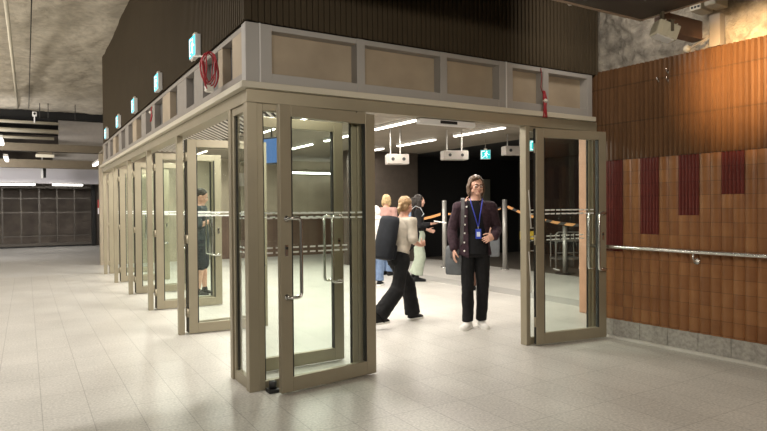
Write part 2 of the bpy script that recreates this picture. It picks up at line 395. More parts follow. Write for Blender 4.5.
# ------------------------------------------------------------------ fixed panes
def framed_pane(name, label, p0, p1, z1, fw=.06, th=.05, rails=(.09, .06), dots=True):
    """pane in the vertical plane through p0-p1"""
    p0, p1 = V((*p0, 0)), V((*p1, 0)); L = (p1 - p0).length; a = math.atan2(p1.y - p0.y, p1.x - p0.x)
    t = thing(name, label, 'window', p0, a, None, 'structure')
    b = MB(); h = th / 2
    b.box(0, fw, -h, h, 0, z1); b.box(L - fw, L, -h, h, 0, z1); b.box(fw, L - fw, -h, h, 0, rails[0]); b.box(fw, L - fw, -h, h, z1 - rails[1], z1)
    b.obj('window_frame', M['bronze'], t, bevel=.003)
    g = MB(); q = .012
    for x0, x1, za, zb in ((fw, fw + q, rails[0], z1 - rails[1]), (L - fw - q, L - fw, rails[0], z1 - rails[1])): g.box(x0, x1, -.008, .008, za, zb)
    g.obj('gasket', M['gasket'], t)
    MB().box(fw, L - fw, -.004, .004, rails[0], z1 - rails[1]).obj('pane', M['glass_tint'], t)
    dots_on(t, fw + .03, L - fw - .03, -.0065, (1.41, 1.37, 1.13, 1.09))
    return t
def dots_on(t, x0, x1, y, zs):
    for z in zs:
        x = x0; b = MB()
        while x + .05 <= x1: b.box(x, x + .05, y - .0008, y + .0008, z - .0065, z + .0065); x += .075
        b.obj('dash_row', M['dots'], t)
framed_pane('window_1', 'narrow glass pane on the left side of the corner post', (1.53, 4.645), (1.53, 5.0), ZH0, .045)
framed_pane('window_2', 'fixed glass pane behind the open leaf by the corner', (1.575, 4.60), (2.47, 4.60), ZH0, .05, .05, (.07, .06))
framed_pane('window_3', 'fixed glass pane behind the open leaf by the tiled wall', (4.50, 4.61), (5.475, 4.61), ZH0, .035, .04, (.07, .05))

# ------------------------------------------------------------------ door leaves
LW, LH = .93, 2.255
def pull(side, mirror):
    """offset D-shaped pull handle on face side (+1/-1); leaf local x, free edge at LW"""
    y = .025 * side; yo = y + .055 * side; xs = LW - .05; xb = LW - .15
    b = MB()
    pts = [(xs, y, .76), (xs, yo * .96, .76), (xs - .02, yo, .757), (xb + .03, yo, .757), (xb + .008, yo, .765), (xb, yo, .79), (xb, yo, 1.34), (xb + .008, yo, 1.365), (xb + .03, yo, 1.373), (xs - .02, yo, 1.373), (xs, yo * .96, 1.37), (xs, y, 1.37)]
    b.tube(pts, .0135, 12)
    b.cyl((xs, y, .76), (xs, y + .008 * side, .76), .022); b.cyl((xs, y, 1.37), (xs, y + .008 * side, 1.37), .022)
    return b
def make_leaf(label):
    t = thing('door_leaf', label, 'door', group='open glass door leaves', kind='thing')
    b = MB(); sw, rb, rt = .10, .115, .09
    b.box(0, sw, -.025, .025, .012, LH); b.box(LW - sw, LW, -.025, .025, .012, LH); b.box(sw, LW - sw, -.025, .025, .012, .012 + rb); b.box(sw, LW - sw, -.025, .025, LH - rt, LH)
    b.obj('leaf_frame', M['bronze'], t, bevel=.004)
    g = MB(); q = .012
    g.box(sw, sw + q, -.02, .02, .127, LH - rt); g.box(LW - sw - q, LW - sw, -.02, .02, .127, LH - rt); g.box(-.006, 0, -.014, .014, .02, LH)
    g.obj('gasket', M['gasket'], t)
    MB().box(sw, LW - sw, -.004, .004, .127, LH - rt).obj('pane', M['glass'], t)
    dots_on(t, sw + .02, LW - sw - .02, -.0065, (1.41, 1.37))
    for sd in (1, -1): pull(sd, 1).obj('handle', M['steel'], t, True)
    l = MB(); l.box(LW - .065, LW - .035, -.03, .03, 1.075, 1.165); lk = l.obj('lock_plate', M['steel'], t, bevel=.003)
    MB().cyl((LW - .05, -.036, 1.14), (LW - .05, .036, 1.14), .011).obj('lock_cylinder', M['gasket'], lk)
    for z in (.25, 1.1, 2.05): MB().cyl((-.012, -.02, z - .05), (-.012, -.02, z + .05), .012).obj('hinge', M['bronze'], t, True)
    return t
leaf0 = make_leaf('open glass door leaf folded back in front of the corner pane')
def put_leaf(hx, hy, fx, fy, label):
    global leaf0_used
    o = leaf0 if not leaf0_used else copy_tree(leaf0)
    leaf0_used = True
    o.location = (hx, hy, 0); o.rotation_euler = (0, 0, math.atan2(fy - hy, fx - hx)); o['label'] = label; return o
leaf0_used = False
put_leaf(2.60, 4.515, 1.675, 4.385, 'open glass door leaf folded back in front of the corner pane')
put_leaf(4.53, 4.515, 5.44, 4.385, 'open glass door leaf folded back beside the brown tiled wall')
put_leaf(1.66, 5.06, 2.6, 5.10, 'glass door leaf with a lock, seen through the corner pane and front leaf')
ords = ['first', 'second', 'third', 'fourth', 'fifth']
for i, y in enumerate(side_post):
    put_leaf(1.60, y + .0, 2.53, y - .06, f'open glass leaf on the near side of the {ords[i]} side post from the corner')
    if i < 4: put_leaf(1.60, y + .085, 2.53, y + .15, f'open glass leaf on the far side of the {ords[i]} side post from the corner')
st = thing('door_stop', 'small black stop on the floor under the corner door leaf', 'door stop', (1.655, 4.49, 0))
MB().box(-.045, .04, -.045, .045, 0, .03).obj('stop_base', M['black'], st, bevel=.006)
b = MB(); b.cyl((0, 0, .03), (0, 0, .085), .03); b.obj('stop_buffer', M['black'], st, True)
# thin pale tubes slanting across the wall-side post
for z0, z1, lab in ((1.62, 1.22, 'upper thin pale line slanting across the right-hand mullion post'), (.98, .55, 'lower thin pale line slanting across the right-hand mullion post')):
    s_ = MB(); s_.tube([(4.475, 4.548, z0), (4.487, 4.542, (z0 + z1) / 2), (4.50, 4.54, z1)], .005, 8); tag(s_.obj('pale_line', M['white_cable'], None, True), lab, 'door stay')
op = thing('door_operator', 'long white sensor box under the header over the open doorway', 'door sensor', (3.49, 4.60, 2.232))
MB().box(-.33, .33, .0, .08, 0, .05).obj('sensor_body', M['white'], op, bevel=.008)
MB().box(-.1, .1, -.004, .0, .012, .04).obj('sensor_window', M['black'], op)

# ------------------------------------------------------------------ exit signs
def running_man(b, mx):
    """white running figure and doorway in a .24 x .17 field centred on the origin (x right, z up), y towards viewer negative"""
    def P(poly): b.prism(poly, -.002, .0, mx)
    P([(-.10, -.065), (-.10, .065), (-.09, .065), (-.09, -.065)]); P([(-.10, .055), (-.02, .055), (-.02, .065), (-.10, .065)]); P([(-.10, -.065), (-.05, -.065), (-.05, -.057), (-.10, -.057)])
    P([(.030 + .014 * math.cos(a * PI / 5), .050 + .014 * math.sin(a * PI / 5)) for a in range(10)])
    P([(-.005, -.01), (.02, -.012), (.036, .030), (.010, .034)])
    P([(.028, .030), (.062, .012), (.058, .004), (.028, .018)]); P([(.012, .034), (-.03, .014), (-.026, .006), (.012, .022)])
    P([(.0, -.008), (.02, -.010), (.045, -.036), (.035, -.062), (.026, -.060), (.032, -.038)]); P([(-.005, -.006), (.010, -.012), (-.012, -.038), (-.05, -.044), (-.05, -.035), (-.018, -.030)])
    P([(.075, -.008), (.075, .008), (.10, .0)])
def make_sign(face):
    t = thing('exit_sign', 'x', 'exit sign')
    MB().box(-.17, .17, .004, .07, -.115, .115).obj('housing', M['white'], t, bevel=.006)
    MB().box(-.16, .16, -.001, .004, -.105, .105).obj('sign_face', face, t)
    b = MB(); running_man(b, Matrix.Translation((0, -.0015, 0)) @ Matrix.Scale(1.35, 4)); b.obj('pictogram', M['sign_white'], t)
    MB().box(-.06, .06, .02, .055, .115, .15).obj('mounting_bracket', M['ledge'], t, bevel=.004)
    return t
sg = make_sign(M['sign_face'])
sl = ['lit exit sign above the red cable coil, nearest the entrance corner', 'second lit exit sign along the dark cladding from the corner', 'third lit exit sign along the dark cladding from the corner', 'fourth lit exit sign along the dark cladding from the corner', 'smallest lit exit sign at the far end of the dark cladding']
for i, (y, z) in enumerate(((6.03, 3.045), (7.93, 3.045), (9.85, 3.04), (11.7, 3.03), (13.55, 3.02))):
    o = sg if i == 0 else copy_tree(sg)
    o.location = (1.425, y, z); o.rotation_euler = (0, 0, -PI / 2); o.scale = (.72, .8, .92); o['label'] = sl[i]; o['group'] = 'exit signs on the cladding'
sg2 = make_sign(M['sign_face_in'])
for i, (p, rz, l) in enumerate((((8.40, 9.8, 2.56), -.75, 'green exit sign hanging in the hall above the man'), ((7.93, 7.88, 2.55), -.75, 'green exit sign seen through the leaf by the tiled wall'))):
    o = sg2 if i == 0 else copy_tree(sg2)
    o.location = p; o.rotation_euler = (0, 0, rz); o['label'] = l; o.scale = (.62, .62, .85); o['group'] = 'green exit signs in the hall'
    MB().cyl((0, .04, .15), (0, .04, .38), .012, 8).obj('hanger_rod', M['steel'], o)

# cables hanging out of the band
def cable_coil(loc, name, label, n, h, spread, seed, col):
    rnd = random.Random(seed); t = thing(name, label, 'cable', loc)
    for k in range(n):
        w = spread * rnd.uniform(.4, 1.); hh = h * rnd.uniform(.75, 1.); ph = rnd.uniform(0, PI); pts = []
        for i in range(25):
            a = 2 * PI * i / 24; pts.append((-.115 + math.sin(a) * w + .008 * math.sin(3 * a + k), (k - n / 2) * .012 + .02 * math.sin(2 * a + ph), -hh / 2 + math.cos(a) * hh / 2 + rnd.uniform(-.004, .004)))
        b = MB(); b.tube(pts, .006, 6); b.obj('cable_loop', col if k % 4 else M['white_cable'] if k == 4 else col, t, True)
    MB().box(-.15, -.08, -.03, .03, -h - .01, -h + .05).obj('cable_tie', M['white_cable'], t, bevel=.01)
    return t
cable_coil((1.49, 5.22, 2.80), 'cable_coil', 'coil of red cable hanging from the band below an exit sign', 7, .33, .08, 3, M['red'])
b = MB(); b.tube([(1.42, 5.98, 2.94), (1.38, 5.85, 2.86), (1.37, 5.72, 2.88), (1.39, 5.5, 2.83), (1.39, 5.3, 2.80)], .008, 8); tag(b.obj('loose_cable', M['white_cable'], None, True), 'loose white cable looping from the exit sign to the red coil', 'cable')
def cable_tail(loc, label, h, ax):
    t = thing('cable_tail', label, 'cable', loc)
    for k, dx in enumerate((-.022, .0, .02)):
        d = V((dx, -.02, 0)) if ax == 'x' else V((-.02, dx, 0))
        b = MB(); b.tube([(d.x * .3, d.y * .2, 0), (d.x, d.y, -h * .3), (d.x * .5, d.y, -h * .6), (d.x * 1.2, d.y, -h)], .008, 8); b.obj('cable_strand', M['red'], t, True)
    MB().ell((0, -.02, -h * .38) if ax == 'x' else (-.02, 0, -h * .38), (.028, .028, .022)).obj('connector', M['white_cable'], t, True)
    return t
cable_tail((4.68, 4.53, 2.66), 'short red cable tail hanging over the front ledge', .28, 'x')
cable_tail((1.47, 8.45, 2.82), 'short red cable tail hanging from the side band', .2, 'y')
b = MB(); b.tube([(4.66, 4.55, 2.9), (4.67, 4.545, 2.8), (4.66, 4.55, 2.7), (4.68, 4.535, 2.62)], .006, 6); tag(b.obj('thin_cable', mat('dull_red_cable', (.25, .05, .05), .5), None, True), 'thin dull red cable running down the band beside the cable tail', 'cable')

# ------------------------------------------------------------------ ceilings over the concourse
SY, SX, SZ = 3.5, 4.87, 3.155
so = MB().box(-9, SX, -5, SY, SZ, 5.6).obj('ceiling_soffit', M['soffit']); struct(so, 'dark boxed soffit above the viewer', 'ceiling')
b = MB(); b.box(-9, SX + .02, SY, SY + .03, SZ - .008, SZ + .03); b.box(SX, SX + .02, -5, SY + .03, SZ - .008, SZ + .03); b.obj('edge_trim', mat('edge_trim', (.30, .22, .16), .5), so)
b = MB().box(-9, SX + .03, SY + .03, SY + .05, SZ + .05, SZ + .06); b.obj('edge_line', M['ledge'], so)
step = MB().box(-9, 1.25, SY + .05, 4.605, 3.3, 5.6).obj('ceiling_shade_step', M['soffit']); struct(step, 'unseen ceiling step added to shade the floor left of the cladding corner', 'ceiling')  # block out of view, added to cut the lamp light along the floor
bb = MB().box(4.98, 5.62, 3.38, 3.45, 3.05, 3.22).obj('soffit_bracket_beam', M['beam_red']); struct(bb, 'red-brown bracket beam between soffit and rock', 'beam')
MB().box(4.98, 5.62, 3.36, 3.48, 3.038, 3.05).obj('flange', M['beam_red'], bb)
MB().box(5.60, 5.68, 3.2, 3.3, 2.95, 3.25).obj('end_plate', M['greypanel'], bb)
fl = thing('floodlight', 'cream floodlight hanging under the soffit edge by the rock', 'floodlight', (4.88, 3.25, 3.055), math.radians(-28))
mx = Matrix.Rotation(math.radians(20), 4, 'Y')
b = MB(); b.box(-.10, .10, -.07, .07, -.14, -.01, mx); b.obj('lamp_body', M['lamp_body'], fl, bevel=.012)
b = MB()
for x in (-.055, 0, .055): b.box(x - .004, x + .004, -.076, .076, -.142, -.006, mx)
b.obj('cooling_fin', M['lamp_body'], fl)
MB().box(-.08, .08, -.055, .055, -.146, -.139, mx).obj('lens', M['white'], fl)
b = MB(); b.box(-.012, .012, -.085, -.075, -.09, .01); b.box(-.012, .012, .075, .085, -.09, .01); b.box(-.02, .02, -.085, .085, .0, .012); b.box(-.06, -.04, -.02, .02, .01, .11); b.obj('yoke', M['beam'], fl)
for i, (s, z, l) in enumerate(((1.17, 3.36, 'pale junction box with dark cable holes on the rock'), (1.31, 3.37, 'plain pale junction box on the rock beside the holed one'))):
    t = thing('junction_box', l, 'junction box', WP(s, -.02, z), math.atan2(-sdir.y, -sdir.x), 'junction boxes on the rock')
    MB().box(-.055, .055, -.08, .14, -.05, .05).obj('box_body', M['ledge'], t, bevel=.006)
    if i == 0:
        for dx in (-.03, 0, .03): MB().cyl((dx, .14, -.02), (dx, .147, -.02), .011, 10).obj('cable_hole', M['black'], t)
    else: MB().box(-.05, .05, .14, .148, -.045, .045).obj('box_cover', M['ledge'], t, bevel=.003)
b = MB(); b.tube([WP(1.02, .03, 2.955), WP(1.10, .04, 2.99), WP(1.2, .03, 3.03), WP(1.30, .0, 3.1)], .012, 8); tag(b.obj('conduit', M['greypanel'], None, True), 'short grey conduit along the top edge of the tiled wall', 'conduit')
tag(MB().ell(WP(1.05, .05, 2.98), (.035, .035, .035)).obj('conduit_fitting', M['ledge'], None, True), 'round pale fitting at the end of the short conduit', 'fitting')
for s, z, l in ((.74, 2.73, 'small steel hook on the ribbed tiles, lower one'), (.84, 2.80, 'small steel hook on the ribbed tiles, upper one of the two beside each other'), (.84, 2.72, 'small steel hook on the ribbed tiles, under the upper one')):
    b = MB(); b.tube([WP(s, .01, z), WP(s, .04, z), WP(s, .05, z + .012), WP(s, .05, z + .035)], .005, 8); b.cyl(WP(s, .012, z), WP(s, .02, z), .014, 10); tag(b.obj('wall_hook', M['steel'], None, True), l, 'hook', 'hooks on the ribbed tiles')

struct(rock('ceiling_rock', (-9, 4.5, 4.98), (14, 0, 0), (0, 17.8, -.34), 200, 220, (0, 0, -1), .055, M['rock'], 1.1), 'sprayed concrete cavern ceiling over the concourse', 'ceiling')

# far end of the concourse
struct(MB().box(-9, 8, 22.2, 22.4, 4.42, 5.6).obj('wall_far_upper', M['void']), 'dark upper wall where the cavern ceiling ends', 'wall')
struct(MB().box(-9, 8, 29.0, 29.2, 0, 5.6).obj('wall_far', M['gate_wall']), 'dim tunnel wall behind the far gate', 'wall')
struct(MB().box(-9, 8, 22.4, 29, 4.6, 4.8).obj('ceiling_far', M['void']), 'black ceiling void at the far end', 'ceiling')
struct(MB().box(-9.2, -9, -5, 30, 0, 5.6).obj('wall_left', M['gate_wall']), 'dim wall of the concourse to the left', 'wall')
struct(MB().box(-9, 16, -5.2, -5, 0, 5.6).obj('wall_rear', M['gate_wall']), 'dim wall behind the viewer', 'wall')
struct(MB().box(2.55, 2.7, 17.4, 26.9, 0, 5).obj('wall_passage', M['dark_wall']), 'dark wall beyond the last side door', 'wall')
def bm_(name, y, z0, z1, x0, x1, m, label, d=.3, cat='beam'):
    return struct(MB().box(x0, x1, y, y + d, z0, z1).obj(name, m), label, cat)
bm_('ceiling_beam', 22, 3.33, 3.57, -9, 2.5, M['beam'], 'upper brown crossbeam at the far end of the concourse')
bm_('ceiling_beam', 22, 2.80, 3.06, -9, 2.5, M['beam'], 'lower brown crossbeam at the far end of the concourse')
bm_('lintel', 25, 2.42, 2.98, -9, 2.75, M['lilac'], 'pale lintel panels above the far gate', .3, 'lintel')
tag(MB().box(.95, 2.3, 22.35, 22.42, 3.6, 4.40).obj('grey_board', M['greypanel'], bevel=.01), 'large plain grey panel above the upper crossbeam', 'panel')
tag(MB().box(.78, 2.3, 22.31, 22.42, 3.07, 3.34).obj('grey_board', M['greypanel'], bevel=.01), 'wide low grey panel between the two crossbeams', 'panel')
for y_, z, r, m, l in ((21.6, 4.18, .05, 'ledge', 'topmost of the pale pipes crossing above the far beams'), (21.6, 3.92, .07, 'ledge', 'thick middle one of the pale pipes crossing above the far beams'), (21.6, 3.70, .045, 'ledge', 'lowest of the pale pipes crossing above the far beams')):
    b = MB(); b.cyl((-6, y_, z), (.93 if z != 3.7 else .8, y_, z), r); tag(b.obj('ceiling_pipe', M[m], None, True), l, 'pipe', 'pale pipes above the far beams')
b = MB(); b.tube([(-.22, 10, 4.6), (-.19, 16, 4.60), (-.17, 21.6, 4.62)], .03, 10); tag(b.obj('ceiling_conduit', M['ledge'], None, True), 'long pale conduit running back under the rough ceiling', 'conduit')
for x, y0_, y1_, l in ((.12, 10, 21.5, 'thin dark cable under the ceiling beside the pale conduit'),):
    b = MB(); b.tube([(x, y0_, 4.72), (x, y1_, 4.6)], .009, 8); tag(b.obj('ceiling_cable', M['black_metal'], None, True), l, 'cable')
for x, y, l in ((.62, 20.8, 'thin rod hanging from the rough ceiling near its middle'), (1.35, 20.8, 'thin rod hanging from the rough ceiling next to the cladding'), (.40, 20.8, 'thin rod hanging from the rough ceiling beside the dark cable')):
    b = MB(); b.cyl((x, y, 4.2), (x, y, 5.0), .012, 6); tag(b.obj('hanging_rod', M['black_metal']), l, 'rod', 'rods under the rough ceiling')
cc = thing('security_camera', 'white security camera hanging above the far pipes', 'camera', (.27, 21.5, 4.26))
MB().cyl((0, 0, -.1), (0, 0, .1), .02, 8).obj('mount', M['white'], cc); b = MB(); b.box(-.06, .06, -.2, .08, .1, .22); b.obj('camera_body', M['white'], cc, bevel=.01); MB().cyl((0, -.21, .16), (0, -.19, .16), .035).obj('camera_lens', M['black'], cc)
# hanging lamps between the beams (far)
def far_lamp(x0, x1, y, z, label):
    t = thing('tube_lamp', label, 'lamp', ((x0 + x1) / 2, y, z), 0, 'tube lamps at the far end'); w = (x1 - x0) / 2
    MB().box(-w, w, -.05, .05, .03, .08).obj('lamp_housing', M['white'], t); MB().cyl((-w + .02, 0, .0), (w - .02, 0, 0), .032, 10).obj('lamp_tube', M['tube_far'], t); return t
far_lamp(-.95, .32, 24.85, 2.37, 'white tube lamp under the left part of the far lintel')
far_lamp(.82, 1.85, 24.85, 2.37, 'white tube lamp under the lintel part beside the glass doors')
fbx = thing('ceiling_lamp_box', 'pale unlit lamp box hanging between the far crossbeams', 'lamp', (.55, 22.0, 3.18)); MB().box(-.26, .26, -.1, -.02, -.05, .05).obj('lamp_box_body', M['ledge'], fbx, bevel=.01); MB().box(-.2, .2, -.08, -.04, .05, .12).obj('bracket', M['beam'], fbx)
def diag_lamp(x, y0, y1, z, label):
    t = thing('tube_lamp', label, 'lamp', (x, (y0 + y1) / 2, z), 0, 'tube lamps running back to the gate'); w = (y1 - y0) / 2
    MB().box(-.05, .05, -w, w, .03, .09).obj('lamp_housing', M['white'], t); MB().box(-.035, .035, -w + .02, w - .02, -.01, .03).obj('lamp_tube', M['tube_far'], t); return t
diag_lamp(-.46, 15.4, 16.8, 3.0, 'short bright tube lamp ahead of the lower far beam')
diag_lamp(-.42, 17.8, 19.2, 2.78, 'short bright tube lamp nearer the lintel')
diag_lamp(1.80, 18.2, 20.2, 2.78, 'slanting bright tube lamp beside the end of the cladding')
hs = thing('hanging_sign', 'dark and white sign hung end-on in front of the far lintel', 'sign', (.47, 23.2, 2.5)); MB().box(-.02, .04, -.3, .1, .0, .48).obj('sign_board', M['white'], hs); MB().box(.045, .13, -.25, .1, .05, .55).obj('dark_panel', M['black_metal'], hs); MB().cyl((.02, -.1, .48), (.02, -.1, .8), .02, 8).obj('hanger', M['white'], hs)

# far gate
gt = thing('sliding_gate', 'wide barred gate closing the far end of the concourse', 'gate', (0, 26.9, 0))
b = MB(); b.box(-6, 2.28, -.04, .04, .06, .16); b.box(-6, 2.28, -.04, .04, 2.30, 2.40); b.obj('gate_frame', M['gate_bar'], gt)
MB().box(2.28, 2.42, -.1, .1, 0, 2.5).obj('gate_post', M['black_metal'], gt)
x = 2.28 - .61 * 13; i = 0
while x < 2.2:
    MB().box(x - (.02 if i % 5 else .035), x + (.02 if i % 5 else .035), -.02, .02, .16, 2.3).obj('upright', M['gate_bar'], gt); x += .61; i += 1
for z in (.44, 1.36, 1.91): MB().box(-6, 2.28, -.018, .018, z - .02, z + .02).obj('crossbar', M['gate_bar'], gt)
MB().box(-6, 2.28, .0, .06, .0, .06).obj('bottom_track', M['black_metal'], gt)
ns = thing('notice_board', 'red and white notice on the wall beyond the last side door', 'notice', (2.5, 25.9, 1.5))
MB().box(-.08, .3, -.02, .02, .02, .34).obj('red_field', M['red_paint'], ns); MB().box(-.08, .3, -.02, .02, -.22, .02).obj('white_field', M['lilac'], ns)
struct(MB().box(2.42, 6, 26.9, 27.1, 0, 2.45).obj('wall_gate_side', M['dark_wall']), 'dark wall beside the far gate', 'wall')

# ------------------------------------------------------------------ hall interior
ZC = 2.9
struct(MB().box(1.66, 9.2, 4.72, 17.3, ZC, ZC + .05).obj('ceiling', M['ceil']), 'plain brown-grey ceiling of the hall', 'ceiling')
struct(MB().box(9.2, 16, 4.72, 17.3, ZC + .02, ZC + .07).obj('ceiling_closed', M['void']), 'ceiling darkened to black over the unlit closed area', 'ceiling')
b = MB(); ce = MB()
for i in range(62):   # diagonal slats
    a = math.radians(60); c0 = V((2.55, 3.6 + i * .20, 2.80)); d = V((math.cos(a), math.sin(a), 0)); n_ = V((-d.y, d.x, 0)) * .019
    L0 = (1.68 - c0.x) / d.x; L1 = (3.35 - c0.x) / d.x
    p0 = c0 + d * L0; p1 = c0 + d * L1
    if p0.y < 4.75: t = (4.75 - p0.y) / d.y; p0 = p0 + d * t
    if p1.y > 14.7: p1 = p1 - d * ((p1.y - 14.7) / d.y)
    if (p1 - p0).dot(d) < .1: continue
    b.hexa([p0 - n_, p1 - n_, p1 + n_, p0 + n_] + [q + V((0, 0, .010)) for q in (p0 - n_, p1 - n_, p1 + n_, p0 + n_)])
sl = struct(MB().box(1.66, 3.4, 4.74, 14.75, 2.86, 2.88).obj('ceiling_slatted', M['dark_wall']), 'slatted ceiling strip inside the side doors', 'ceiling')
b.obj('ceiling_slat', M['slat'], sl)['label'] = 'pale diagonal slats'
struct(MB().box(3.35, 3.45, 4.74, 14.75, 2.74, 2.9).obj('trim_4', M['ceil']), 'edge board of the slatted ceiling strip', 'ceiling trim')
struct(MB().box(1.66, 9.2, 17.2, 17.4, 0, ZC).obj('wall_back', M['hall_wall']), 'grey-brown back wall of the hall', 'wall')
bk = struct(MB().box(6.95, 9.1, 13.4, 13.6, 0, ZC).obj('wall_kiosk', M['dark_wall']), 'dark brown wall block at the back of the hall', 'wall')
struct(MB().box(4.6, 9.1, 17.12, 17.2, .0, 1.25).obj('wall_dado', M['hall_wall_red']), 'red-brown lower part of the back wall of the hall', 'wall')
struct(MB().box(9.1, 16, 14.2, 14.4, 0, ZC).obj('wall_closed_back', M['void']), 'wall darkened to black for the unlit area behind the barrier tape', 'wall')
struct(MB().box(13.5, 13.7, 4.7, 14.2, 0, ZC).obj('wall_closed_side', M['void']), 'side wall darkened to black for the unlit closed area', 'wall')
struct(MB().box(5.66, 16, 4.66, 4.76, 0, 3.0).obj('wall_hall_front', M['dark_wall']), 'dark wall behind the tiled wall', 'wall')
struct(MB().box(6.46, 6.80, 5.2, 5.62, 0, ZC).obj('pillar', M['pink_clay'], bevel=.01), 'pink clay-clad pillar seen through the leaf by the tiled wall', 'pillar')
tag(MB().box(11.88, 12.14, 13.95, 14.15, 1.15, 2.28).obj('grey_hoarding', mat('dim_panel', (.16, .16, .13), .6), bevel=.01), 'grey-green panel on the blackened wall behind the head of the man in front', 'panel')

def hall_lamp(x, y0, y1, label, power):
    t = thing('linear_lamp', label, 'lamp', (x, (y0 + y1) / 2, ZC - .065), 0, 'linear lamps on the hall ceiling'); w = (y1 - y0) / 2
    MB().box(-.045, .045, -w, w, .02, .065).obj('lamp_housing', M['white'], t, bevel=.004)
    MB().box(-.034, .034, -w + .015, w - .015, .0, .02).obj('diffuser', M['tube'], t)
    area('hall_lamp_light', (x, (y0 + y1) / 2, ZC - .09), (0, 0, 0), .07, 2 * w, power, (1., .93, .83))
HP = 48
ln = {5.4: ['nearest', 'second', 'third', 'fourth'], 7.3: ['nearest', 'second', 'third', 'fourth']}
for i, y in enumerate((5.9, 7.93, 10.0, 12.05)): hall_lamp(5.4, y, y + 1.4, f'{ln[5.4][i]} linear lamp of the hall ceiling row over the walkers', HP)
for i, y in enumerate((5.95, 8.0, 10.1, 12.2)): hall_lamp(7.3, y, y + 1.45, f'{ln[7.3][i]} linear lamp of the hall ceiling row over the floor strip', HP * .8)
for i, y in enumerate((5.4, 7.7, 10.0, 12.3, 14.6)): hall_lamp(3.75, y, y + 1.4, f'{["nearest","second","third","fourth","last"][i]} linear lamp of the hall row beside the slatted ceiling', HP * 1.0)
t = thing('wall_lamp', 'long white lamp line high on the back wall', 'lamp', (7.6, 17.0, 2.5)); MB().box(-.8, .9, -.04, .04, 0, .05).obj('lamp_tube', M['tube_far'], t); MB().box(-.8, .9, .04, .09, 0, .07).obj('lamp_housing', M['white'], t)

# hanging projector-like boxes
def hang_box(px, label, w, h, d, rot, rods):
    t = thing('loudspeaker_box', label, 'loudspeaker', px, rot, 'boxes hung from the hall ceiling')
    MB().box(-w, w, -d, d, -h, h).obj('box_body', M['greypanel'], t, bevel=.012)
    for sx in (-.5, .5): b = MB(); b.cyl((w * sx, -d - .006, 0), (w * sx, -d + .002, 0), h * .35); b.obj('speaker_hole', M['black'], t)
    for sx in rods: MB().cyl((w * sx, 0, h), (w * sx, 0, 2.9 - px[2]), .014, 8).obj('hanger_rod', M['steel_dull'], t)
hang_box((6.95, 9.0, 2.42), 'pale box with two dark holes hung above the woman in sage', .24, .085, .12, -.35, (-.6, .6))
hang_box((5.8, 9.2, 2.32), 'dim pale box hung from the hall ceiling left of the two-holed one', .2, .09, .12, -.35, (-.6, .3))
hang_box((8.45, 9.0, 2.57), 'pale box with dark holes hung behind the wall-side post', .22, .09, .12, -.35, (-.6, .6))
sc_ = thing('display_screen', 'blue lit screen hung inside behind the corner pane', 'screen', (3.64, 9.85, 2.44), math.radians(-68)); sc_.scale = (.75, .75, .9); MB().box(-.26, .26, -.02, .05, -.26, .26).obj('screen_housing', M['black'], sc_, bevel=.01); MB().box(-.23, .23, -.026, -.02, -.23, .23).obj('screen_face', M['screen'], sc_); MB().cyl((0, .02, .26), (0, .02, .50), .02, 8).obj('hanger_rod', M['black_metal'], sc_)

# barrier
def bpost(x, y, h, r, label, base=.16):
    t = thing('barrier_post', label, 'barrier post', (x, y, .004), 0, 'posts along the closed area')
    b = MB(); b.cyl((0, 0, 0), (0, 0, .025), base, 24); b.obj('base_disc', M['black_metal'] if base > .15 else M['steel'], t, bevel=.004)
    b = MB(); b.cyl((0, 0, .02), (0, 0, h), r, 16); b.obj('post_tube', M['steel_dull'], t, True)
    MB().ell((0, 0, h), (r, r, .02)).obj('post_cap', M['steel'], t, True)
bpost(8.53, 11.44, 1.60, .055, 'tall steel post at the tape behind the woman in sage', .1)
bpost(9.38, 10.29, 1.60, .055, 'tall steel post at the tape just behind the man in front', .1)
bpost(9.86, 8.95, 1.02, .05, 'short steel post with dark round base seen through the wall-side leaf', .21)
def tape(pts, label):
    b = MB(); n = []
    P = [V(p) for p in pts]; R = []
    for i, p in enumerate(P): t = P[min(i + 1, len(P) - 1)] - P[max(i - 1, 0)]; R.append((p, V((0, 0, 1)), t))
    vs = []
    for p, u, t in R:
        q = t.cross(u).normalized() * .003
        vs.append([p - u * .03 + q, p + u * .03 + q, p + u * .03 - q, p - u * .03 - q])
    b.rings(vs); tag(b.obj('barrier_tape', M['tape']), label, 'barrier tape', 'striped tape along the closed area')
def sag(a, c, d, n=14):
    a, c = V(a), V(c); return [a.lerp(c, i / n) - V((0, 0, d * 4 * (i / n) * (1 - i / n))) for i in range(n + 1)]
tape(sag((8.58, 11.36, 1.28), (9.32, 10.35, 1.42), .08), 'striped tape between the two tall steel posts')
tape(sag((9.40, 10.22, 1.45), (9.9, 8.2, 1.05), .12) + sag((9.9, 8.2, 1.05), (9.3, 6.0, 1.12), .1)[1:], 'striped tape sagging behind the wall-side glass leaf')
tape(sag((7.6, 13.3, 1.25), (8.46, 11.5, 1.28), .14), 'striped tape from the dark wall block to the first tall post')
def hoop(x, y, rz, w, h, label, plate):
    t = thing('hoop_barrier', label, 'barrier', (x, y, .004), rz, 'hoop barriers in the closed area')
    b = MB(); b.tube([(-w, 0, 0), (-w, 0, h - .06), (-w + .02, 0, h - .02), (-w + .06, 0, h), (w - .06, 0, h), (w - .02, 0, h - .02), (w, 0, h - .06), (w, 0, 0)], .018, 10); b.obj('hoop_tube', M['steel_dull'], t, True)
    MB().cyl((-w, 0, h * .45), (w, 0, h * .45), .014, 8).obj('crossbar', M['steel_dull'], t)
    for sx in (-1, 1): MB().box(sx * w - .02, sx * w + .02, -.18, .18, 0, .02).obj('foot_bar', M['white'], t)
    if plate: MB().box(-w - .15, w + .05, .05, .07, h * .72, h * .92).obj('yellow_plate', M['yellow'], t)
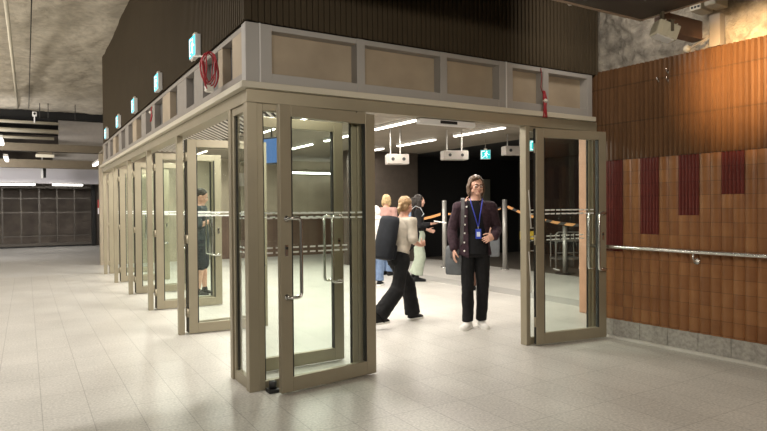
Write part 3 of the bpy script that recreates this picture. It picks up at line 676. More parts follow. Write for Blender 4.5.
hoop(9.95, 10.0, -.6, .12, .95, 'white hoop barrier with a yellow plate left of the wall-side post', True)
hoop(10.6, 9.5, -.5, .3, .85, 'white hoop barrier seen through the wall-side leaf, beside the short post', False)
cart = thing('trolley', 'low metal trolley standing in the closed area behind the leaf glass', 'trolley', (10.9, 9.9, .004), -.5)
MB().box(-.3, .3, -.2, .2, .62, .66).obj('top_tray', M['steel_dull'], cart); MB().box(-.3, .3, -.2, .2, .2, .24).obj('bottom_tray', M['steel_dull'], cart)
for sx in (-.28, .28):
    for sy in (-.18, .18): MB().cyl((sx, sy, 0), (sx, sy, .8), .014, 8).obj('leg', M['steel_dull'], cart)

# ------------------------------------------------------------------ people
def mskin(n, c): return mat(n, c, .5, noise_amt=.06, noise_scale=14)
def mcloth(n, c, na=.15, sc=12): return mat(n, c, .85, spec=.25, noise_amt=na, noise_scale=sc)
SK1 = mskin('skin_pale', (.62, .36, .27)); SK2 = mskin('skin_warm', (.55, .30, .21))

def remesh(b, name, m, parent, vox, smooth=2, wrinkle=0., wscale=9., cut=None):
    """union of the overlapping closed shapes in b as one continuous surface"""
    t = b.obj('tmp', m)
    r = t.modifiers.new('r', 'REMESH'); r.mode = 'VOXEL'; r.voxel_size = vox
    if smooth: s = t.modifiers.new('s', 'SMOOTH'); s.iterations = smooth; s.factor = .5
    dg = bpy.context.evaluated_depsgraph_get(); dg.update()
    me = bpy.data.meshes.new_from_object(t.evaluated_get(dg)); me.name = name
    bpy.data.objects.remove(t)
    if not me.materials: me.materials.append(m)
    if wrinkle or cut:
        bm = bmesh.new(); bm.from_mesh(me); bm.normal_update()
        if wrinkle:
            for v in bm.verts:
                p = v.co; v.co = p + v.normal * wrinkle * (noise.noise(V((p.x * wscale, p.y * wscale, p.z * wscale * .8))) + .5 * noise.noise(p * wscale * 2.3))
        if cut:
            bm.normal_update()
            bmesh.ops.delete(bm, geom=[f for f in bm.faces if cut(f.calc_center_median(), f.normal)], context='FACES')
        bm.to_mesh(me); bm.free()
    me.polygons.foreach_set('use_smooth', [True] * len(me.polygons))
    o = bpy.data.objects.new(name, me); COL.objects.link(o); o.parent = parent
    return o

def hand(b, w, d, n, curl, side, k=1.):
    """w wrist, d pointing direction, n palm normal, side: +1/-1 thumb side along d x n"""
    w, d, n = V(w), V(d).normalized(), V(n); n = (n - d * n.dot(d)).normalized(); a = d.cross(n) * side
    b.loft([(w - d * .01, .026 * k, .020 * k), (w + d * .02 * k, .033 * k, .018 * k), (w + d * .06 * k, .041 * k, .016 * k), (w + d * .095 * k, .040 * k, .013 * k), (w + d * .10 * k, .034 * k, .010 * k)], a, 14)
    for off, L in ((.031, .074), (.0105, .084), (-.0105, .078), (-.031, .060)):
        p = w + d * .088 * k + a * off * k; ang = curl * .5; r = .0088 * k
        for j, f in enumerate((.45, .31, .24)):
            dd = (d * math.cos(ang) + n * math.sin(ang) + a * off * 1.2).normalized(); q = p + dd * L * f * k
            b.cone(p, r, q, r * .9, 8); p = q; r *= .92; ang += curl * .85
    p = w + d * .022 * k + a * .026 * k
    for j, (L, x) in enumerate(((.042, .9), (.034, .45), (.028, .15))):
        dd = (d * 1.0 + a * x + n * (.25 + .35 * j * min(1, curl + .3))).normalized(); q = p + dd * L * k; b.cone(p, .0115 * k - j * .001, q, .0105 * k - j * .001, 8); p = q

def head_mx(c, yaw, pitch): return Matrix.Translation(V(c)) @ Matrix.Rotation(yaw, 4, 'Z') @ Matrix.Rotation(pitch, 4, 'X')
def add_head(b, mx, neck):
    r3 = mx.to_3x3()
    def e(c, r): b.ell(mx @ V(c), r, r3, 20, 14)
    e((0, .014, .03), (.075, .094, .087)); e((0, -.028, -.042), (.055, .060, .064)); e((0, -.068, -.088), (.024, .020, .019))
    for s in (-1, 1):
        e((s * .034, -.056, -.022), (.029, .028, .030)); e((s * .052, -.02, -.055), (.02, .035, .03))
        b.ell(mx @ V((s * .077, .012, -.004)), (.010, .020, .031), r3 @ Matrix.Rotation(s * .25, 3, 'Z'), 12, 8)
    e((0, -.074, .022), (.050, .017, .013)); e((0, -.086, -.058), (.023, .010, .006)); e((0, -.085, -.068), (.020, .010, .006))
    b.cone(mx @ V((0, -.084, .014)), .009, mx @ V((0, -.103, -.026)), .0125, 12); e((-.012, -.094, -.03), (.009, .010, .008)); e((.012, -.094, -.03), (.009, .010, .008))
    b.cone(mx @ V((0, .022, -.04)), .056, neck, .060, 16)
def face_bits(mx, root, eye_col=(.10, .07, .05)):
    r3 = mx.to_3x3(); me_ = mat('eye_white', (.75, .73, .70), .3); mi = mat('iris', eye_col, .3); mb = mat('brow_hair', (.12, .07, .04), .8); ml = mat('lip', (.50, .20, .17), .5)
    for s in (-1, 1):
        o = MB().ell(mx @ V((s * .031, -.0795, .0)), (.0145, .009, .0085), r3, 12, 8).obj('eye', me_, root, True)
        MB().ell(mx @ V((s * .031, -.0868, .0)), (.006, .003, .006), r3, 10, 6).obj('iris', mi, o, True)
        MB().tube([mx @ V((s * .014, -.0925, .020)), mx @ V((s * .030, -.092, .025)), mx @ V((s * .048, -.080, .020))], [.0035, .004, .002], 8).obj('eyebrow', mb, root, True)
    MB().ell(mx @ V((0, -.0925, -.063)), (.021, .004, .0065), r3, 12, 8).obj('mouth', ml, root, True)

def person(label, loc, rot, P):
    """P: joints in metres, person faces -Y, x to the viewer's right when facing the viewer"""
    root = thing('person', label, 'person', loc, rot)
    sk = P.get('skin', SK1); vox = P.get('vox', .008); w = P.get('w', 1.)
    hp, ch, nk, hd = V(P['hip']), V(P['chest']), V(P['neck']), V(P['head'])
    tw = P.get('twist', 0.); lat = V((math.cos(tw), math.sin(tw), 0)); lath = V((math.cos(P.get('htwist', 0)), math.sin(P.get('htwist', 0)), 0))
    mid = hp.lerp(ch, .42)
    mx = head_mx(hd, P.get('hyaw', 0), P.get('hpitch', 0))
    def torso(b, g, top=True, low=True):
        L = []
        if low: L += [(hp + V((0, 0, -.10)), .150 * w + g, .105 * w + g), (hp + V((0, 0, -.02)), .168 * w + g, .115 * w + g)]
        L += [(hp + V((0, 0, .06)), .158 * w + g, .108 * w + g), (mid, .142 * w + g, .100 * w + g), (hp.lerp(ch, .75), .160 * w + g, .110 * w + g), (ch + V((0, 0, .02)), .178 * w + g, .112 * w + g), (ch.lerp(nk, .55), .165 * w + g, .092 * w + g), (ch.lerp(nk, .85), .115 * w + g, .075 * w + g), (nk + V((0, 0, .015)), .066 + g * .5, .064 + g * .5)]
        if top: L.append((nk + V((0, 0, .05)), .054, .055))
        b.loft(L, lat, 24)
    def arm(b, s, g, upto=1.):
        A = P['arm' + s]; a, e, wr = V(A[0]), V(A[1]), V(A[2])
        b.cone(ch.lerp(nk, .55) + (a - ch.lerp(nk, .55)) * .45, .060 * w + g, a, .056 * w + g); b.cone(a, .056 * w + g, a.lerp(e, .4), .047 * w + g)
        if upto <= .5: b.cone(a.lerp(e, .4), .047 * w + g, a.lerp(e, .4 + upto), .044 * w + g + .008); return
        b.cone(a.lerp(e, .4), .047 * w + g, e, .038 * w + g); b.cone(e, .038 * w + g, e.lerp(wr, .35), .040 * w + g); b.cone(e.lerp(wr, .35), .040 * w + g, e.lerp(wr, upto), (.040 + (.027 - .040) * upto) * w + g)
    def leg(b, s, g, hem=None, upto=1.):
        A = P['leg' + s]; h, k, an = V(A[0]), V(A[1]), V(A[2]); hm = .036 + g if hem is None else hem
        b.cone(h, .088 * w + g, h.lerp(k, .5), .074 * w + g); kn = .056 * w + g if hem is None else max(.056 * w + g, (.074 * w + g) * .45 + hem * .55)
        if upto <= .5: b.cone(h.lerp(k, .5), .074 * w + g, h.lerp(k, .5 + upto), .074 * w + g); return
        b.cone(h.lerp(k, .5), .074 * w + g, k, kn)
        if hem is None: b.cone(k, kn, k.lerp(an, .3), .057 * w + g); b.cone(k.lerp(an, .3), .057 * w + g, an, hm)
        else: b.loft([(k.lerp(an, -.05), kn, kn), (k.lerp(an, .5), (kn + hm) / 2, (kn + hm) / 2), (k.lerp(an, upto), hm, hm)], (1, 0, 0), 18)
    def foot(b, s, g, sole=0.):
        A = P['leg' + s]; an, d = V(A[2]), V(A[3]).normalized(); d.z = A[3][2] if len(A[3]) > 2 else 0; zz = V(A[4]) if len(A) > 4 else V((0, 0, 0))
        la = V((-d.y, d.x, 0)).normalized(); base = V((an.x, an.y, an.z - .085))
        b.ell(base + V((0, 0, .045)) - d * .03, (.036 + g, .042 + g, .045 + g))
        b.loft([(base - d * .075 + V((0, 0, .036)), .022 + g, .022 + g), (base - d * .05 + V((0, 0, .040)), .034 + g, .038 + g), (base + d * .03 + V((0, 0, .040)), .037 + g, .040 + g), (base + d * .10 + V((0, 0, .030)), .044 + g, .028 + g), (base + d * .155 + V((0, 0, .025)), .040 + g, .023 + g), (base + d * .185 + V((0, 0, .02)), .018 + g, .012 + g)], la, 16)
        b.cone(base + V((0, 0, .05)), .04 + g, an + V((0, 0, .03)), .038 + g)
    # body: one continuous surface
    b = MB(); torso(b, 0); add_head(b, mx, nk + V((0, 0, .0)))
    for s in 'LR':
        arm(b, s, 0); leg(b, s, 0); foot(b, s, 0); A = P['arm' + s]; hand(b, A[2], A[3], A[4], A[5], A[6] if len(A) > 6 else (1 if s == 'R' else -1), P.get('hk', 1.))
    remesh(b, 'body', sk, root, vox, 2)
    if P.get('face', True): face_bits(mx, root)
    # clothes
    for c in P['clothes']:
        b = MB(); k = c[0]; kw = c[2] if len(c) > 2 else {}
        g = kw.get('g', .014)
        if k == 'trousers':
            b.loft([(hp + V((0, 0, -.10)), .155 * w + g, .110 * w + g), (hp + V((0, 0, -.02)), .172 * w + g, .120 * w + g), (hp + V((0, 0, .09)), .152 * w + g * .7, .106 * w + g * .7)], lath, 24)
            for s in 'LR': leg(b, s, g, kw.get('hem'), kw.get('upto', 1.))
        elif k in ('shirt', 'jacket', 'jumper'):
            torso(b, g, False, kw.get('low', True))
            if kw.get('skirt'): b.loft([(hp + V((0, 0, -kw['skirt'])), .185 * w + g, .13 * w + g), (hp + V((0, 0, .0)), .175 * w + g, .122 * w + g), (mid, .15 * w + g, .105 * w + g)], lat, 24)
            for s in 'LR': arm(b, s, g, kw.get('sleeve', 1.))
        elif k == 'shoe':
            for s in 'LR':
                q = MB(); foot(q, s, .008); o = remesh(q, 'shoe', c[1], root, .007, 1)
                if kw.get('sole'):
                    A = P['leg' + s]; an, d = V(A[2]), V(A[3]); d = V((d.x, d.y, 0)).normalized(); la = V((-d.y, d.x, 0)); base = V((an.x, an.y, an.z - .085)); q = MB(); pl = []
                    for t, ww in ((-.082, .02), (-.06, .042), (.0, .043), (.08, .052), (.14, .052), (.18, .035), (.196, .012)): pl.append((t, ww))
                    out = [base + d * t + la * ww for t, ww in pl] + [base + d * t - la * ww for t, ww in pl[::-1]]
                    z0 = base.z; R = [[V((p.x, p.y, z0 + .000)) for p in out], [V((p.x, p.y, z0 + .026)) for p in out]]; q.rings(R); q.obj('sole', kw['sole'], o)
            continue
        if kw.get('open'):
            cf = kw['open']
            remesh(b, k, c[1], root, vox, 2, kw.get('wr', .006), cut=lambda p, n, cf=cf: cf(p, n))
        else: remesh(b, k, c[1], root, vox, 2, kw.get('wr', .006), cut=(lambda p, n: p.z > nk.z + .0) if k != 'trousers' else None)
    # hair
    if P.get('hair'):
        b = MB(); r3 = mx.to_3x3()
        for q in P['hair'][1]:
            if len(q) == 2: b.ell(mx @ V(q[0]), q[1], r3, 20, 14)
            else:
                pts = [mx @ V(p) for p in q[0]]; b.loft([(p, r[0], r[1]) for p, r in zip(pts, q[1])], mx.to_3x3() @ V((0, 1, 0)), 12)
        o = remesh(b, 'hair', P['hair'][0], root, .006, 1, .005, 22)
    return root, mx

cap = [((0, .032, .048), (.085, .100, .088)), ((0, .07, .0), (.074, .062, .085))]
def locks(n, z1, x=.082, y=.02, r=.03): return [([(s * .066, y, .075), (s * (x + .004), y, .0), (s * x, y - .004, (z1 - .0) * .6), (s * (x - .012), y, z1)], [(.045, .018), (.05, .02), (r + .012, .018), (.014, .010)], 0) for s in (-1, 1)]

# --- the man in front, walking out through the doorway
jk = mcloth('plum_jacket', (.040, .022, .030), .3, 30); tee = mcloth('black_tee', (.010, .010, .012)); blk = mcloth('black_trousers', (.009, .009, .010), .3)
shoe_b = mcloth('black_canvas', (.015, .015, .016)); white_r = mat('white_rubber', (.80, .79, .76), .5); shoe_w = mcloth('white_canvas', (.72, .71, .68))
brown_h = mat('brown_hair', (.085, .045, .022), .55, noise_amt=.4, noise_scale=60)
manP = dict(vox=.0055, hip=(-.005, 0, .95), chest=(.005, .0, 1.34), neck=(.015, -.005, 1.525), head=(.025, -.035, 1.695), hyaw=.30, hpitch=.03, w=1.0,
    armR=((-.185, .0, 1.435), (-.265, .035, 1.165), (-.245, -.075, .945), (-.0, -.25, -1.), (1, .2, 0), .35),
    armL=((.195, .0, 1.435), (.275, .06, 1.18), (.225, -.165, 1.105), (-.75, -.55, -.25), (-.2, .9, -.3), .55),
    legR=((-.09, .0, .90), (-.085, -.06, .50), (-.085, -.05, .085), (-.45, -1, 0)),
    legL=((.09, .0, .90), (.095, -.01, .50), (.08, .06, .085), (.35, -1, 0)),
    clothes=[('trousers', blk, dict(g=.014, hem=.066, wr=.007)), ('shirt', tee, dict(g=.010, sleeve=.45, skirt=.06)),
        ('jacket', jk, dict(g=.025, sleeve=.93, skirt=.08, wr=.010, open=lambda p, n: (p.z > 1.50 and abs(p.x) < .075 and p.y < .03) or p.z > 1.545 or (n.y < -.05 and p.y < -.03 and -.085 + .02 * (1.5 - p.z) < p.x < .05 + .20 * (1.52 - p.z) and abs(p.x) < .16))),
        ('shoe', shoe_w, dict(sole=white_r))],
    hair=(brown_h, [((0, .036, .050), (.089, .102, .088)), ((0, .072, -.005), (.086, .062, .095)), ((-.03, -.045, .090), (.045, .04, .026))] + locks(2, -.120, .088, .022, .040)))
man, mmx = person('man in black trousers and open plum jacket walking out through the front doorway', (4.615, 5.595, 0), math.radians(-37), manP)
gl = mat('dark_glasses', (.10, .04, .035), .3); b = MB()
for s in (-1, 1):
    c = V((s * .031, -.100, .0)); b.tube([mmx @ (c + V((.021 * math.cos(a * PI / 8), .004 * abs(math.cos(a * PI / 8)), .016 * math.sin(a * PI / 8)))) for a in range(17)], .0022, 6)
    b.tube([mmx @ V((s * .052, -.094, .004)), mmx @ V((s * .078, -.05, .006)), mmx @ V((s * .084, .01, .004))], .002, 6)
b.tube([mmx @ V((-.010, -.102, .004)), mmx @ V((0, -.106, .007)), mmx @ V((.010, -.102, .004))], .002, 6)
b.obj('glasses', gl, man, True)
MW = Matrix.Translation((4.615, 5.595, 0)) @ Matrix.Rotation(math.radians(-37), 4, 'Z')
for x, z in ((-.082, 1.45), (-.098, 1.34), (-.104, 1.24), (-.108, 1.14), (-.112, 1.03), (-.112, .93)):
    MB().ell((x - .012, -.150 if z < 1.4 else -.128, z), (.011, .006, .011), None, 10, 6).obj('jacket_button', white_r, man, True)
lan = mat('blue_lanyard', (.03, .05, .42), .5); lt = thing('lanyard', 'blue lanyard with a blue badge hung round the neck of the man in front', 'lanyard', MW @ V((.04, -.152, 1.13)), math.radians(-37))
b = MB(); b.tube([(-.09, .075, .415), (-.078, .02, .35), (-.04, .0, .22), (-.004, -.008, .085), (.004, -.008, .085), (.02, -.004, .22), (.045, .02, .35), (.055, .075, .415)], .006, 6); b.obj('neck_band', lan, lt, True)
b = MB(); b.box(-.033, .033, -.016, -.010, -.055, .06); bd = b.obj('badge_holder', mat('badge_blue', (.02, .06, .50), .35), lt, bevel=.004); MB().box(-.02, .02, -.0175, -.016, -.03, .025).obj('badge_card', mat('badge_white', (.65, .70, .85), .4), bd); MB().box(-.006, .006, -.014, -.008, .06, .09).obj('clip', M['steel'], lt)
def loft_bag(mb, w, d, z0, z1, n=20, pw=.35):
    R = []
    for t, k in ((0, .86), (.06, .97), (.5, 1.0), (.9, .95), (1, .85)):
        R.append([V((math.copysign(abs(math.cos(a)) ** pw, math.cos(a)) * w * k, math.copysign(abs(math.sin(a)) ** pw, math.sin(a)) * d * k, z0 + (z1 - z0) * t)) for a in [2 * PI * i / n for i in range(n)]])
    mb.rings(R); return mb
bagm = mcloth('slate_bag', (.12, .128, .138), .15); bg = thing('shoulder_bag', 'slate grey shoulder bag hanging at the side of the man in front', 'bag', MW @ V((-.235, .01, .635)), math.radians(-37 - 20))
loft_bag(MB(), .11, .06, 0, .33).obj('bag_body', bagm, bg, True)
b = MB(); b.loft([((0, 0, .20), .113, .063), ((0, 0, .335), .105, .058), ((0, 0, .345), .08, .04)], (1, 0, 0), 20); b.obj('bag_flap', bagm, bg, True)
iv_ = (Matrix.Translation(MW @ V((-.235, .01, .635))) @ Matrix.Rotation(math.radians(-57), 4, 'Z')).inverted() @ MW
b = MB(); P_ = [V(p) for p in ((-.16, -.045, .93), (-.155, -.125, 1.08), (-.145, -.155, 1.25), (-.14, -.15, 1.42), (-.135, -.09, 1.535), (-.135, .02, 1.555), (-.16, .10, 1.48), (-.20, .13, 1.25), (-.28, .11, .95))]
vs = []
for i, p in enumerate(P_):
    t = (P_[min(i + 1, len(P_) - 1)] - P_[max(i - 1, 0)]).normalized(); a = V((1, 0, 0)); a = (a - t * a.dot(t)).normalized(); q = t.cross(a) * .004
    vs.append([iv_ @ x for x in (p - a * .02 + q, p + a * .02 + q, p + a * .02 - q, p - a * .02 - q)])
b.rings(vs); b.obj('strap', mcloth('grey_strap', (.11, .105, .11)), bg)

# --- woman with the dark backpack striding to the right
fair = mat('dark_blond_hair', (.30, .19, .095), .55, noise_amt=.3, noise_scale=60); tan_t = mcloth('stone_tee', (.50, .45, .38))
bpP = dict(vox=.007, w=.95, skin=SK2, hip=(0, .02, .87), chest=(0, -.05, 1.22), neck=(0, -.085, 1.395), head=(0, -.125, 1.545), hyaw=.25, hpitch=.12,
    armR=((-.18, -.05, 1.35), (-.22, -.03, 1.09), (-.18, -.20, 1.03), (.1, -1, .2), (.9, .1, 0), .6),
    armL=((.18, -.05, 1.35), (.23, -.02, 1.09), (.17, -.2, 1.05), (-.2, -1, .1), (-.9, .1, 0), .6),
    legR=((-.085, .02, .83), (-.09, .13, .46), (-.09, .47, .15), (0, -1, 0)), legL=((.085, .02, .83), (.085, -.24, .49), (.085, -.32, .085), (0, -1, 0)),
    clothes=[('trousers', blk, dict(g=.018, hem=.105, wr=.010)), ('shirt', tan_t, dict(g=.022, sleeve=.48, low=False)), ('shoe', shoe_b, dict(sole=white_r))],
    hair=(fair, [((0, .03, .045), (.085, .10, .088)), ((0, .06, -.02), (.074, .06, .07)), ((0, .135, -.005), (.03, .035, .03)), (([(0, .13, .0), (0, .165, -.06), (0, .15, -.13)]), [(.026, .026), (.03, .028), (.01, .01)], 0)]))
wo, _ = person('woman in stone tee and wide black trousers striding with a dark backpack', (3.99, 6.29, 0), math.radians(101), bpP); wo.scale = (.95,) * 3
BW = Matrix.Translation((3.99, 6.29, 0)) @ Matrix.Rotation(math.radians(101), 4, 'Z') @ Matrix.Scale(.95, 4)
bp_m = mcloth('charcoal_pack', (.015, .017, .022), .25); pk = thing('backpack', 'charcoal backpack worn by the striding woman in stone tee', 'backpack', BW @ V((0, .215, .84)), math.radians(101))
pk.rotation_euler = (math.radians(15), 0, math.radians(101))
loft_bag(MB(), .155, .085, 0, .53, 24, .8).obj('pack_body', bp_m, pk, True)
loft_bag(MB(), .12, .04, .02, .20, 20, .5).obj('front_pocket', bp_m, pk, True); pk.children[-1].location = (0, .085, 0)
MB().box(-.05, .05, .118, .126, .03, .06).obj('reflective_patch', white_r, pk)
for s in (-1, 1):
    b = MB(); b.loft([((s * .09, -.06, .46), .028, .008), ((s * .095, -.15, .53), .028, .008), ((s * .10, -.25, .51), .028, .008), ((s * .105, -.335, .42), .028, .008), ((s * .115, -.33, .30), .022, .007), ((s * .135, -.19, .16), .014, .006), ((s * .13, -.07, .10), .014, .006)], (1, 0, 0), 10); b.obj('shoulder_strap', bp_m, pk, True)

# --- woman in sage trousers
dark_h = mat('dark_hair', (.022, .016, .013), .5, noise_amt=.4, noise_scale=50); sage = mcloth('sage_trousers', (.38, .43, .35), .08); blk_top = mcloth('black_top', (.012, .012, .014))
sgP = dict(vox=.009, w=.95, hip=(0, 0, .93), chest=(0, 0, 1.28), neck=(0, -.01, 1.465), head=(0, -.04, 1.615), hyaw=.25, hpitch=.1,
    armR=((-.18, 0, 1.41), (-.22, -.03, 1.13), (-.13, -.27, 1.16), (.1, -1, .1), (.3, 0, 1), .4), armL=((.18, 0, 1.41), (.22, .03, 1.12), (.15, -.20, 1.03), (-.1, -1, -.3), (-.9, 0, .2), .5),
    legR=((-.085, 0, .88), (-.09, -.03, .48), (-.08, .03, .085), (0, -1, 0)), legL=((.085, 0, .88), (.09, -.05, .48), (.07, .10, .085), (.1, -1, 0)),
    clothes=[('trousers', sage, dict(g=.03, hem=.115, wr=.010, upto=.86)), ('shirt', blk_top, dict(g=.016, sleeve=.75, low=False)), ('shoe', shoe_b, {})],
    hair=(dark_h, cap + locks(2, -.24, .08, .03, .045) + [(([(0, .10, .05), (0, .125, -.08), (0, .11, -.24)]), [(.07, .03), (.085, .035), (.05, .02)], 0)]))
sw, _ = person('woman in sage wide trousers and black top with long dark hair', (6.60, 9.72, 0), math.radians(56), sgP); sw.scale = (.97,) * 3
GW = Matrix.Translation((6.60, 9.72, 0)) @ Matrix.Rotation(math.radians(56), 4, 'Z') @ Matrix.Scale(.97, 4)
b = MB(); b.box(-.13, .10, -.15, .10, -.012, .012); o = b.obj('folded_paper', white_r, bevel=.004); o.matrix_world = GW @ Matrix.Translation((-.08, -.42, 1.20)) @ Matrix.Rotation(.15, 4, 'X'); tag(o, 'white pad of paper held out by the woman in sage trousers', 'paper')
lb = thing('light_backpack', 'pale blue backpack on the back of the woman in sage trousers', 'backpack', GW @ V((0, .20, 1.07)), math.radians(56)); blu = mcloth('pale_blue_pack', (.28, .38, .56))
loft_bag(MB(), .14, .075, 0, .38, 20, .5).obj('pack_body', blu, lb, True)
for s in (-1, 1): b = MB(); b.loft([((s * .08, -.06, .36), .022, .007), ((s * .09, -.15, .435), .022, .007), ((s * .1, -.24, .40), .022, .007), ((s * .11, -.31, .28), .02, .007), ((s * .13, -.1, .06), .012, .006)], (1, 0, 0), 10); b.obj('shoulder_strap', mcloth('pale_strap', (.62, .66, .70)) if s < 0 else blu, lb, True)
b = MB(); b.tube([(-.03, -.03, .36), (-.025, -.03, .43), (.025, -.03, .43), (.03, -.03, .36)], .008, 8); b.obj('grab_loop', blu, lb, True)

def stand(h, **k):
    s = h / 1.78
    d = dict(vox=.010, hip=(0, 0, .95 * s), chest=(0, 0, 1.32 * s), neck=(0, -.01, 1.505 * s), head=(0, -.035, 1.655 * s), face=True, w=s,
        armR=((-.19 * s, 0, 1.45 * s), (-.24 * s, .03, 1.16 * s), (-.23 * s, -.06, .91 * s), (0, -.2, -1), (1, 0, 0), .4), armL=((.19 * s, 0, 1.45 * s), (.24 * s, .03, 1.16 * s), (.23 * s, -.06, .91 * s), (0, -.2, -1), (-1, 0, 0), .4),
        legR=((-.09 * s, 0, .90 * s), (-.095 * s, -.02, .49 * s), (-.09 * s, .03, .085), (-.1, -1, 0)), legL=((.09 * s, 0, .90 * s), (.095 * s, -.02, .49 * s), (.09 * s, -.04, .085), (.1, -1, 0)))
    d.update(k); return d
# --- others in the hall
brown_t = mcloth('brown_trousers', (.10, .055, .04)); bl = mat('light_blond_hair', (.52, .38, .20), .55, noise_amt=.3, noise_scale=50)
person('person in black top and brown trousers mostly hidden behind the man in front', (6.72, 8.05, 0), math.radians(150), stand(1.70,
    armL=((.18, 0, 1.39), (.30, -.10, 1.26), (.20, -.16, 1.50), (-.3, -.1, 1), (-1, 0, 0), .4), clothes=[('trousers', brown_t, dict(g=.02, hem=.09)), ('shirt', blk_top, dict(g=.016, sleeve=.45, low=True)), ('shoe', shoe_b, {})], hair=(dark_h, cap + locks(2, -.2, .08, .03, .045))))
hb = thing('handbag', 'dark grey bag beside the brown trousers behind the man in front', 'bag', (6.93, 7.93, .58), math.radians(-25)); loft_bag(MB(), .13, .06, 0, .42).obj('bag_body', bagm, hb, True)
b = MB(); b.tube([(-.09, 0, .41), (-.07, 0, .56), (0, 0, .62), (.07, 0, .56), (.09, 0, .41)], .009, 8); b.obj('bag_handle', bagm, hb, True)
pale = mcloth('white_hoodie', (.72, .70, .68), .08); jean = mcloth('blue_jeans', (.14, .20, .32), .2)
person('person in white hooded top and blue jeans half hidden by the corner leaf', (5.60, 9.66, 0), math.radians(140), stand(1.45, vox=.011,
    clothes=[('trousers', jean, dict(g=.018, hem=.08)), ('jumper', pale, dict(g=.03, sleeve=.95, skirt=.1)), ('shoe', shoe_b, dict(sole=white_r))], hair=(pale, [((0, .02, .02), (.10, .105, .12)), ((0, .03, -.1), (.12, .10, .07))])))
person('person with light hair mostly hidden behind the striding woman', (6.62, 10.95, 0), math.radians(120), stand(1.72, vox=.011, skin=SK2,
    clothes=[('trousers', jean, dict(g=.018, hem=.08)), ('shirt', mcloth('rose_top', (.42, .25, .22)), dict(g=.02, sleeve=.45, skirt=.08)), ('shoe', shoe_b, {})], hair=(bl, cap + locks(2, -.14, .08, .03, .04))))
grey_s = mcloth('charcoal_shirt', (.055, .065, .075)); shorts = mcloth('navy_shorts', (.030, .035, .045))
shP = stand(1.78, vox=.009, hyaw=.05, hpitch=.35, armR=((-.19, 0, 1.45), (-.23, -.03, 1.17), (-.07, -.25, 1.28), (.2, -.7, .6), (.4, .7, 0), .6), armL=((.19, 0, 1.45), (.23, -.02, 1.17), (.07, -.24, 1.25), (-.2, -.7, .6), (-.4, .7, 0), .6),
    clothes=[('trousers', shorts, dict(g=.028, upto=.42)), ('shirt', grey_s, dict(g=.022, sleeve=.5, skirt=.12)), ('shoe', shoe_b, dict(sole=white_r))], hair=(dark_h, [((0, .03, .05), (.083, .098, .086))]))
person('man in charcoal shirt and shorts reading a phone, seen through the side door glass', (2.50, 10.15, 0), math.radians(62), shP)
HW = Matrix.Translation((2.50, 10.15, 0)) @ Matrix.Rotation(math.radians(62), 4, 'Z')
ph = MB().box(-.037, .037, -.005, .005, -.075, .075).obj('phone', M['black'], bevel=.004); ph.matrix_world = HW @ Matrix.Translation((0, -.325, 1.375)) @ Matrix.Rotation(-.5, 4, 'X'); tag(ph, 'dark phone held by the man in shorts', 'phone')
sf = MB().box(-.033, .033, .005, .006, -.068, .068).obj('phone_screen', mat_emit('phone_glow', (.9, .8, .65), 1.2), ph)
#ENDPEOPLE#

# ------------------------------------------------------------------ lamps of the place and added lamps
# concourse strips, plus a lamp added at the unseen step for its shadow edge
def strip(loc, L, rz, label, power, col=(1., .955, .89), spread=PI, w=.12):
    t = thing('strip_lamp', label, 'lamp', loc, rz, 'strip lamps of the concourse')
    MB().box(-L / 2, L / 2, -w / 2 - .02, w / 2 + .02, .012, .07).obj('lamp_housing', M['white'], t)
    area('strip_light', V(loc), (0, 0, rz), L, w, power, col, spread)
strip((-1.6, 4.66, 4.60), 3.4, 0, 'added strip lamp on the far face of the unseen ceiling step', 78, spread=math.radians(150), w=.06)
for i, y in enumerate((6.5, 9.3, 12.1)): strip((-1.9, y, 4.55), 2.2, PI / 2, f'{["nearest","middle","far"][i]} strip lamp over the concourse beside the doors', 44)
def wash(loc, tgt, label, power, col, L=1.4, w=.3, group='wall-washing lamps on the ceilings'):
    q = (V(tgt) - V(loc)).to_track_quat('-Z', 'X'); t = thing('unseen_wash_lamp', label, 'lamp', loc, 0, group); t.rotation_mode = 'QUATERNION'; t.rotation_quaternion = q
    MB().box(-w / 2 - .02, w / 2 + .02, -L / 2 - .02, L / 2 + .02, .012, .10).obj('lamp_housing', M['white'], t)
    a = area('unseen_wash_light', loc, (0, 0, 0), w, L, power, col); a.rotation_mode = 'QUATERNION'; a.rotation_quaternion = q
wash((-1.2, -.6, 2.85), (1.6, 4.56, 1.7), 'unseen fill lamp added behind the viewer, aimed at the entrance corner', 44, (1., .92, .80))  # this and the next two: fill lamps added to lift the front
wash((1.6, -1.2, 2.85), (3.6, 4.56, 2.2), 'unseen fill lamp added behind the viewer, aimed at the doorway', 50, (1., .92, .80))
wash((2.6, .8, 2.9), (5.6, 3.0, 1.4), 'unseen fill lamp added under the soffit, aimed at the tiled wall', 32, (1., .86, .66))
wash((-4.2, 7.5, 3.5), (-1., 9.5, 4.9), 'unseen uplight added to brighten the near part of the cavern ceiling', 210, (1., .92, .80), 3.)  # three uplights added out of view to brighten the rough ceiling
wash((-4.2, 13, 3.5), (-1., 15, 4.9), 'unseen uplight added to brighten the middle of the cavern ceiling', 170, (1., .92, .80), 3.)
wash((-4.2, 18, 3.5), (-.5, 19.5, 4.8), 'unseen uplight added to brighten the far part of the cavern ceiling', 130, (1., .92, .80), 3.)
wash((-1.9, 20, 2.68), (.6, 25, 2.68), 'unseen lamp added to brighten the far lintel', 110, (1., .96, .92), 1.5)  # added out of view, only brightens the lintel face
for x in (-.3, 1.3): area('far_lamp_light', (x, 24.85, 2.32), (math.radians(25), 0, 0), 1.1, .06, 16, (1., .94, .86))
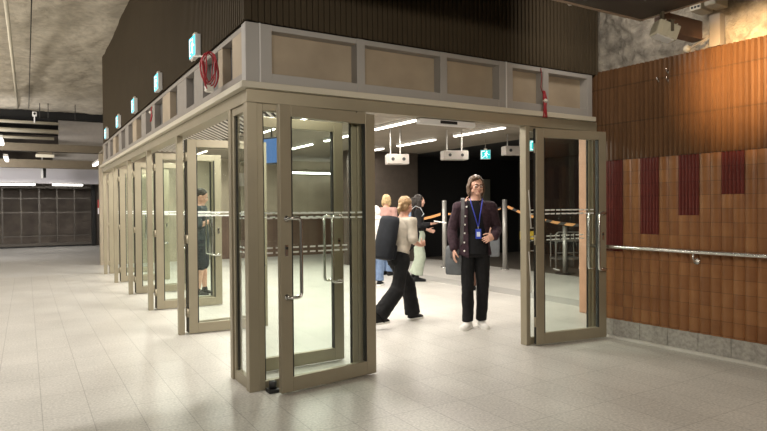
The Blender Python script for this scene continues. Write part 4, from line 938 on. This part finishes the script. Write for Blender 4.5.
wash((4.55, 3.72, 3.42), (5.85, 4.25, 3.3), 'small lamp in the gap above the soffit edge, aimed at the rock', 9, (1., .9, .78), .5, .12)
for i, (dx, y) in enumerate(((2.35, 6.15), (2.35, 8.15), (2.35, 10.1), (2.35, 12.0), (2.35, 13.9), (2.1, 4.84))):
    t = thing('downlight', f'{["first full-bay","second","third","fourth","last","corner"][i]} round downlight in the slatted ceiling', 'lamp', (dx, y, 2.78), 0, 'downlights in the slatted ceiling')
    b = MB(); b.tube([(0, 0, .0), (0, 0, .08)], .085, 20); b.obj('lamp_can', M['white'], t)
    l = bpy.data.lights.new('downlight_light', 'AREA'); l.shape = 'DISK'; l.size = .15; l.energy = 40 if i < 5 else 16; l.color = (1., .95, .86); o = bpy.data.objects.new('downlight_light', l); COL.objects.link(o); o.location = (dx, y, 2.772)
# warm spot washing the ribbed tiles
sp = bpy.data.lights.new('wall_spot', 'SPOT'); sp.energy = 480; sp.color = (1., .62, .28); sp.spot_size = math.radians(58); sp.spot_blend = 1.; sp.shadow_soft_size = .05
so_ = bpy.data.objects.new('wall_spot', sp); COL.objects.link(so_); so_.location = (4.41, 2.54, 2.995)
so_.rotation_euler = (V((5.66, 2.93, 2.67)) - so_.location).to_track_quat('-Z', 'Y').to_euler()
ts = thing('track_spot', 'warm spotlight on the soffit edge by the tiled wall', 'spotlight', (4.23, 2.45, 3.09)); b = MB(); b.cyl((0, 0, .05), (.08, .06, -.04), .05); b.obj('spot_body', M['black_metal'], ts); MB().cyl((0, 0, .05), (-.1, 0, .08), .012, 8).obj('spot_arm', M['black_metal'], ts)

w = bpy.data.worlds.new('world'); S.world = w; w.use_nodes = True
w.node_tree.nodes['Background'].inputs[0].default_value = (.9, .85, .78, 1); w.node_tree.nodes['Background'].inputs[1].default_value = .05
S.view_settings.view_transform = 'Standard'; S.view_settings.look = 'None'; S.view_settings.gamma = 1; S.view_settings.use_curve_mapping = False
S.view_settings.exposure = 0.
S.cycles.use_denoising = True
S.cycles.transparent_max_bounces = 40
S.cycles.max_bounces = 8
S.cycles.sample_clamp_indirect = 6
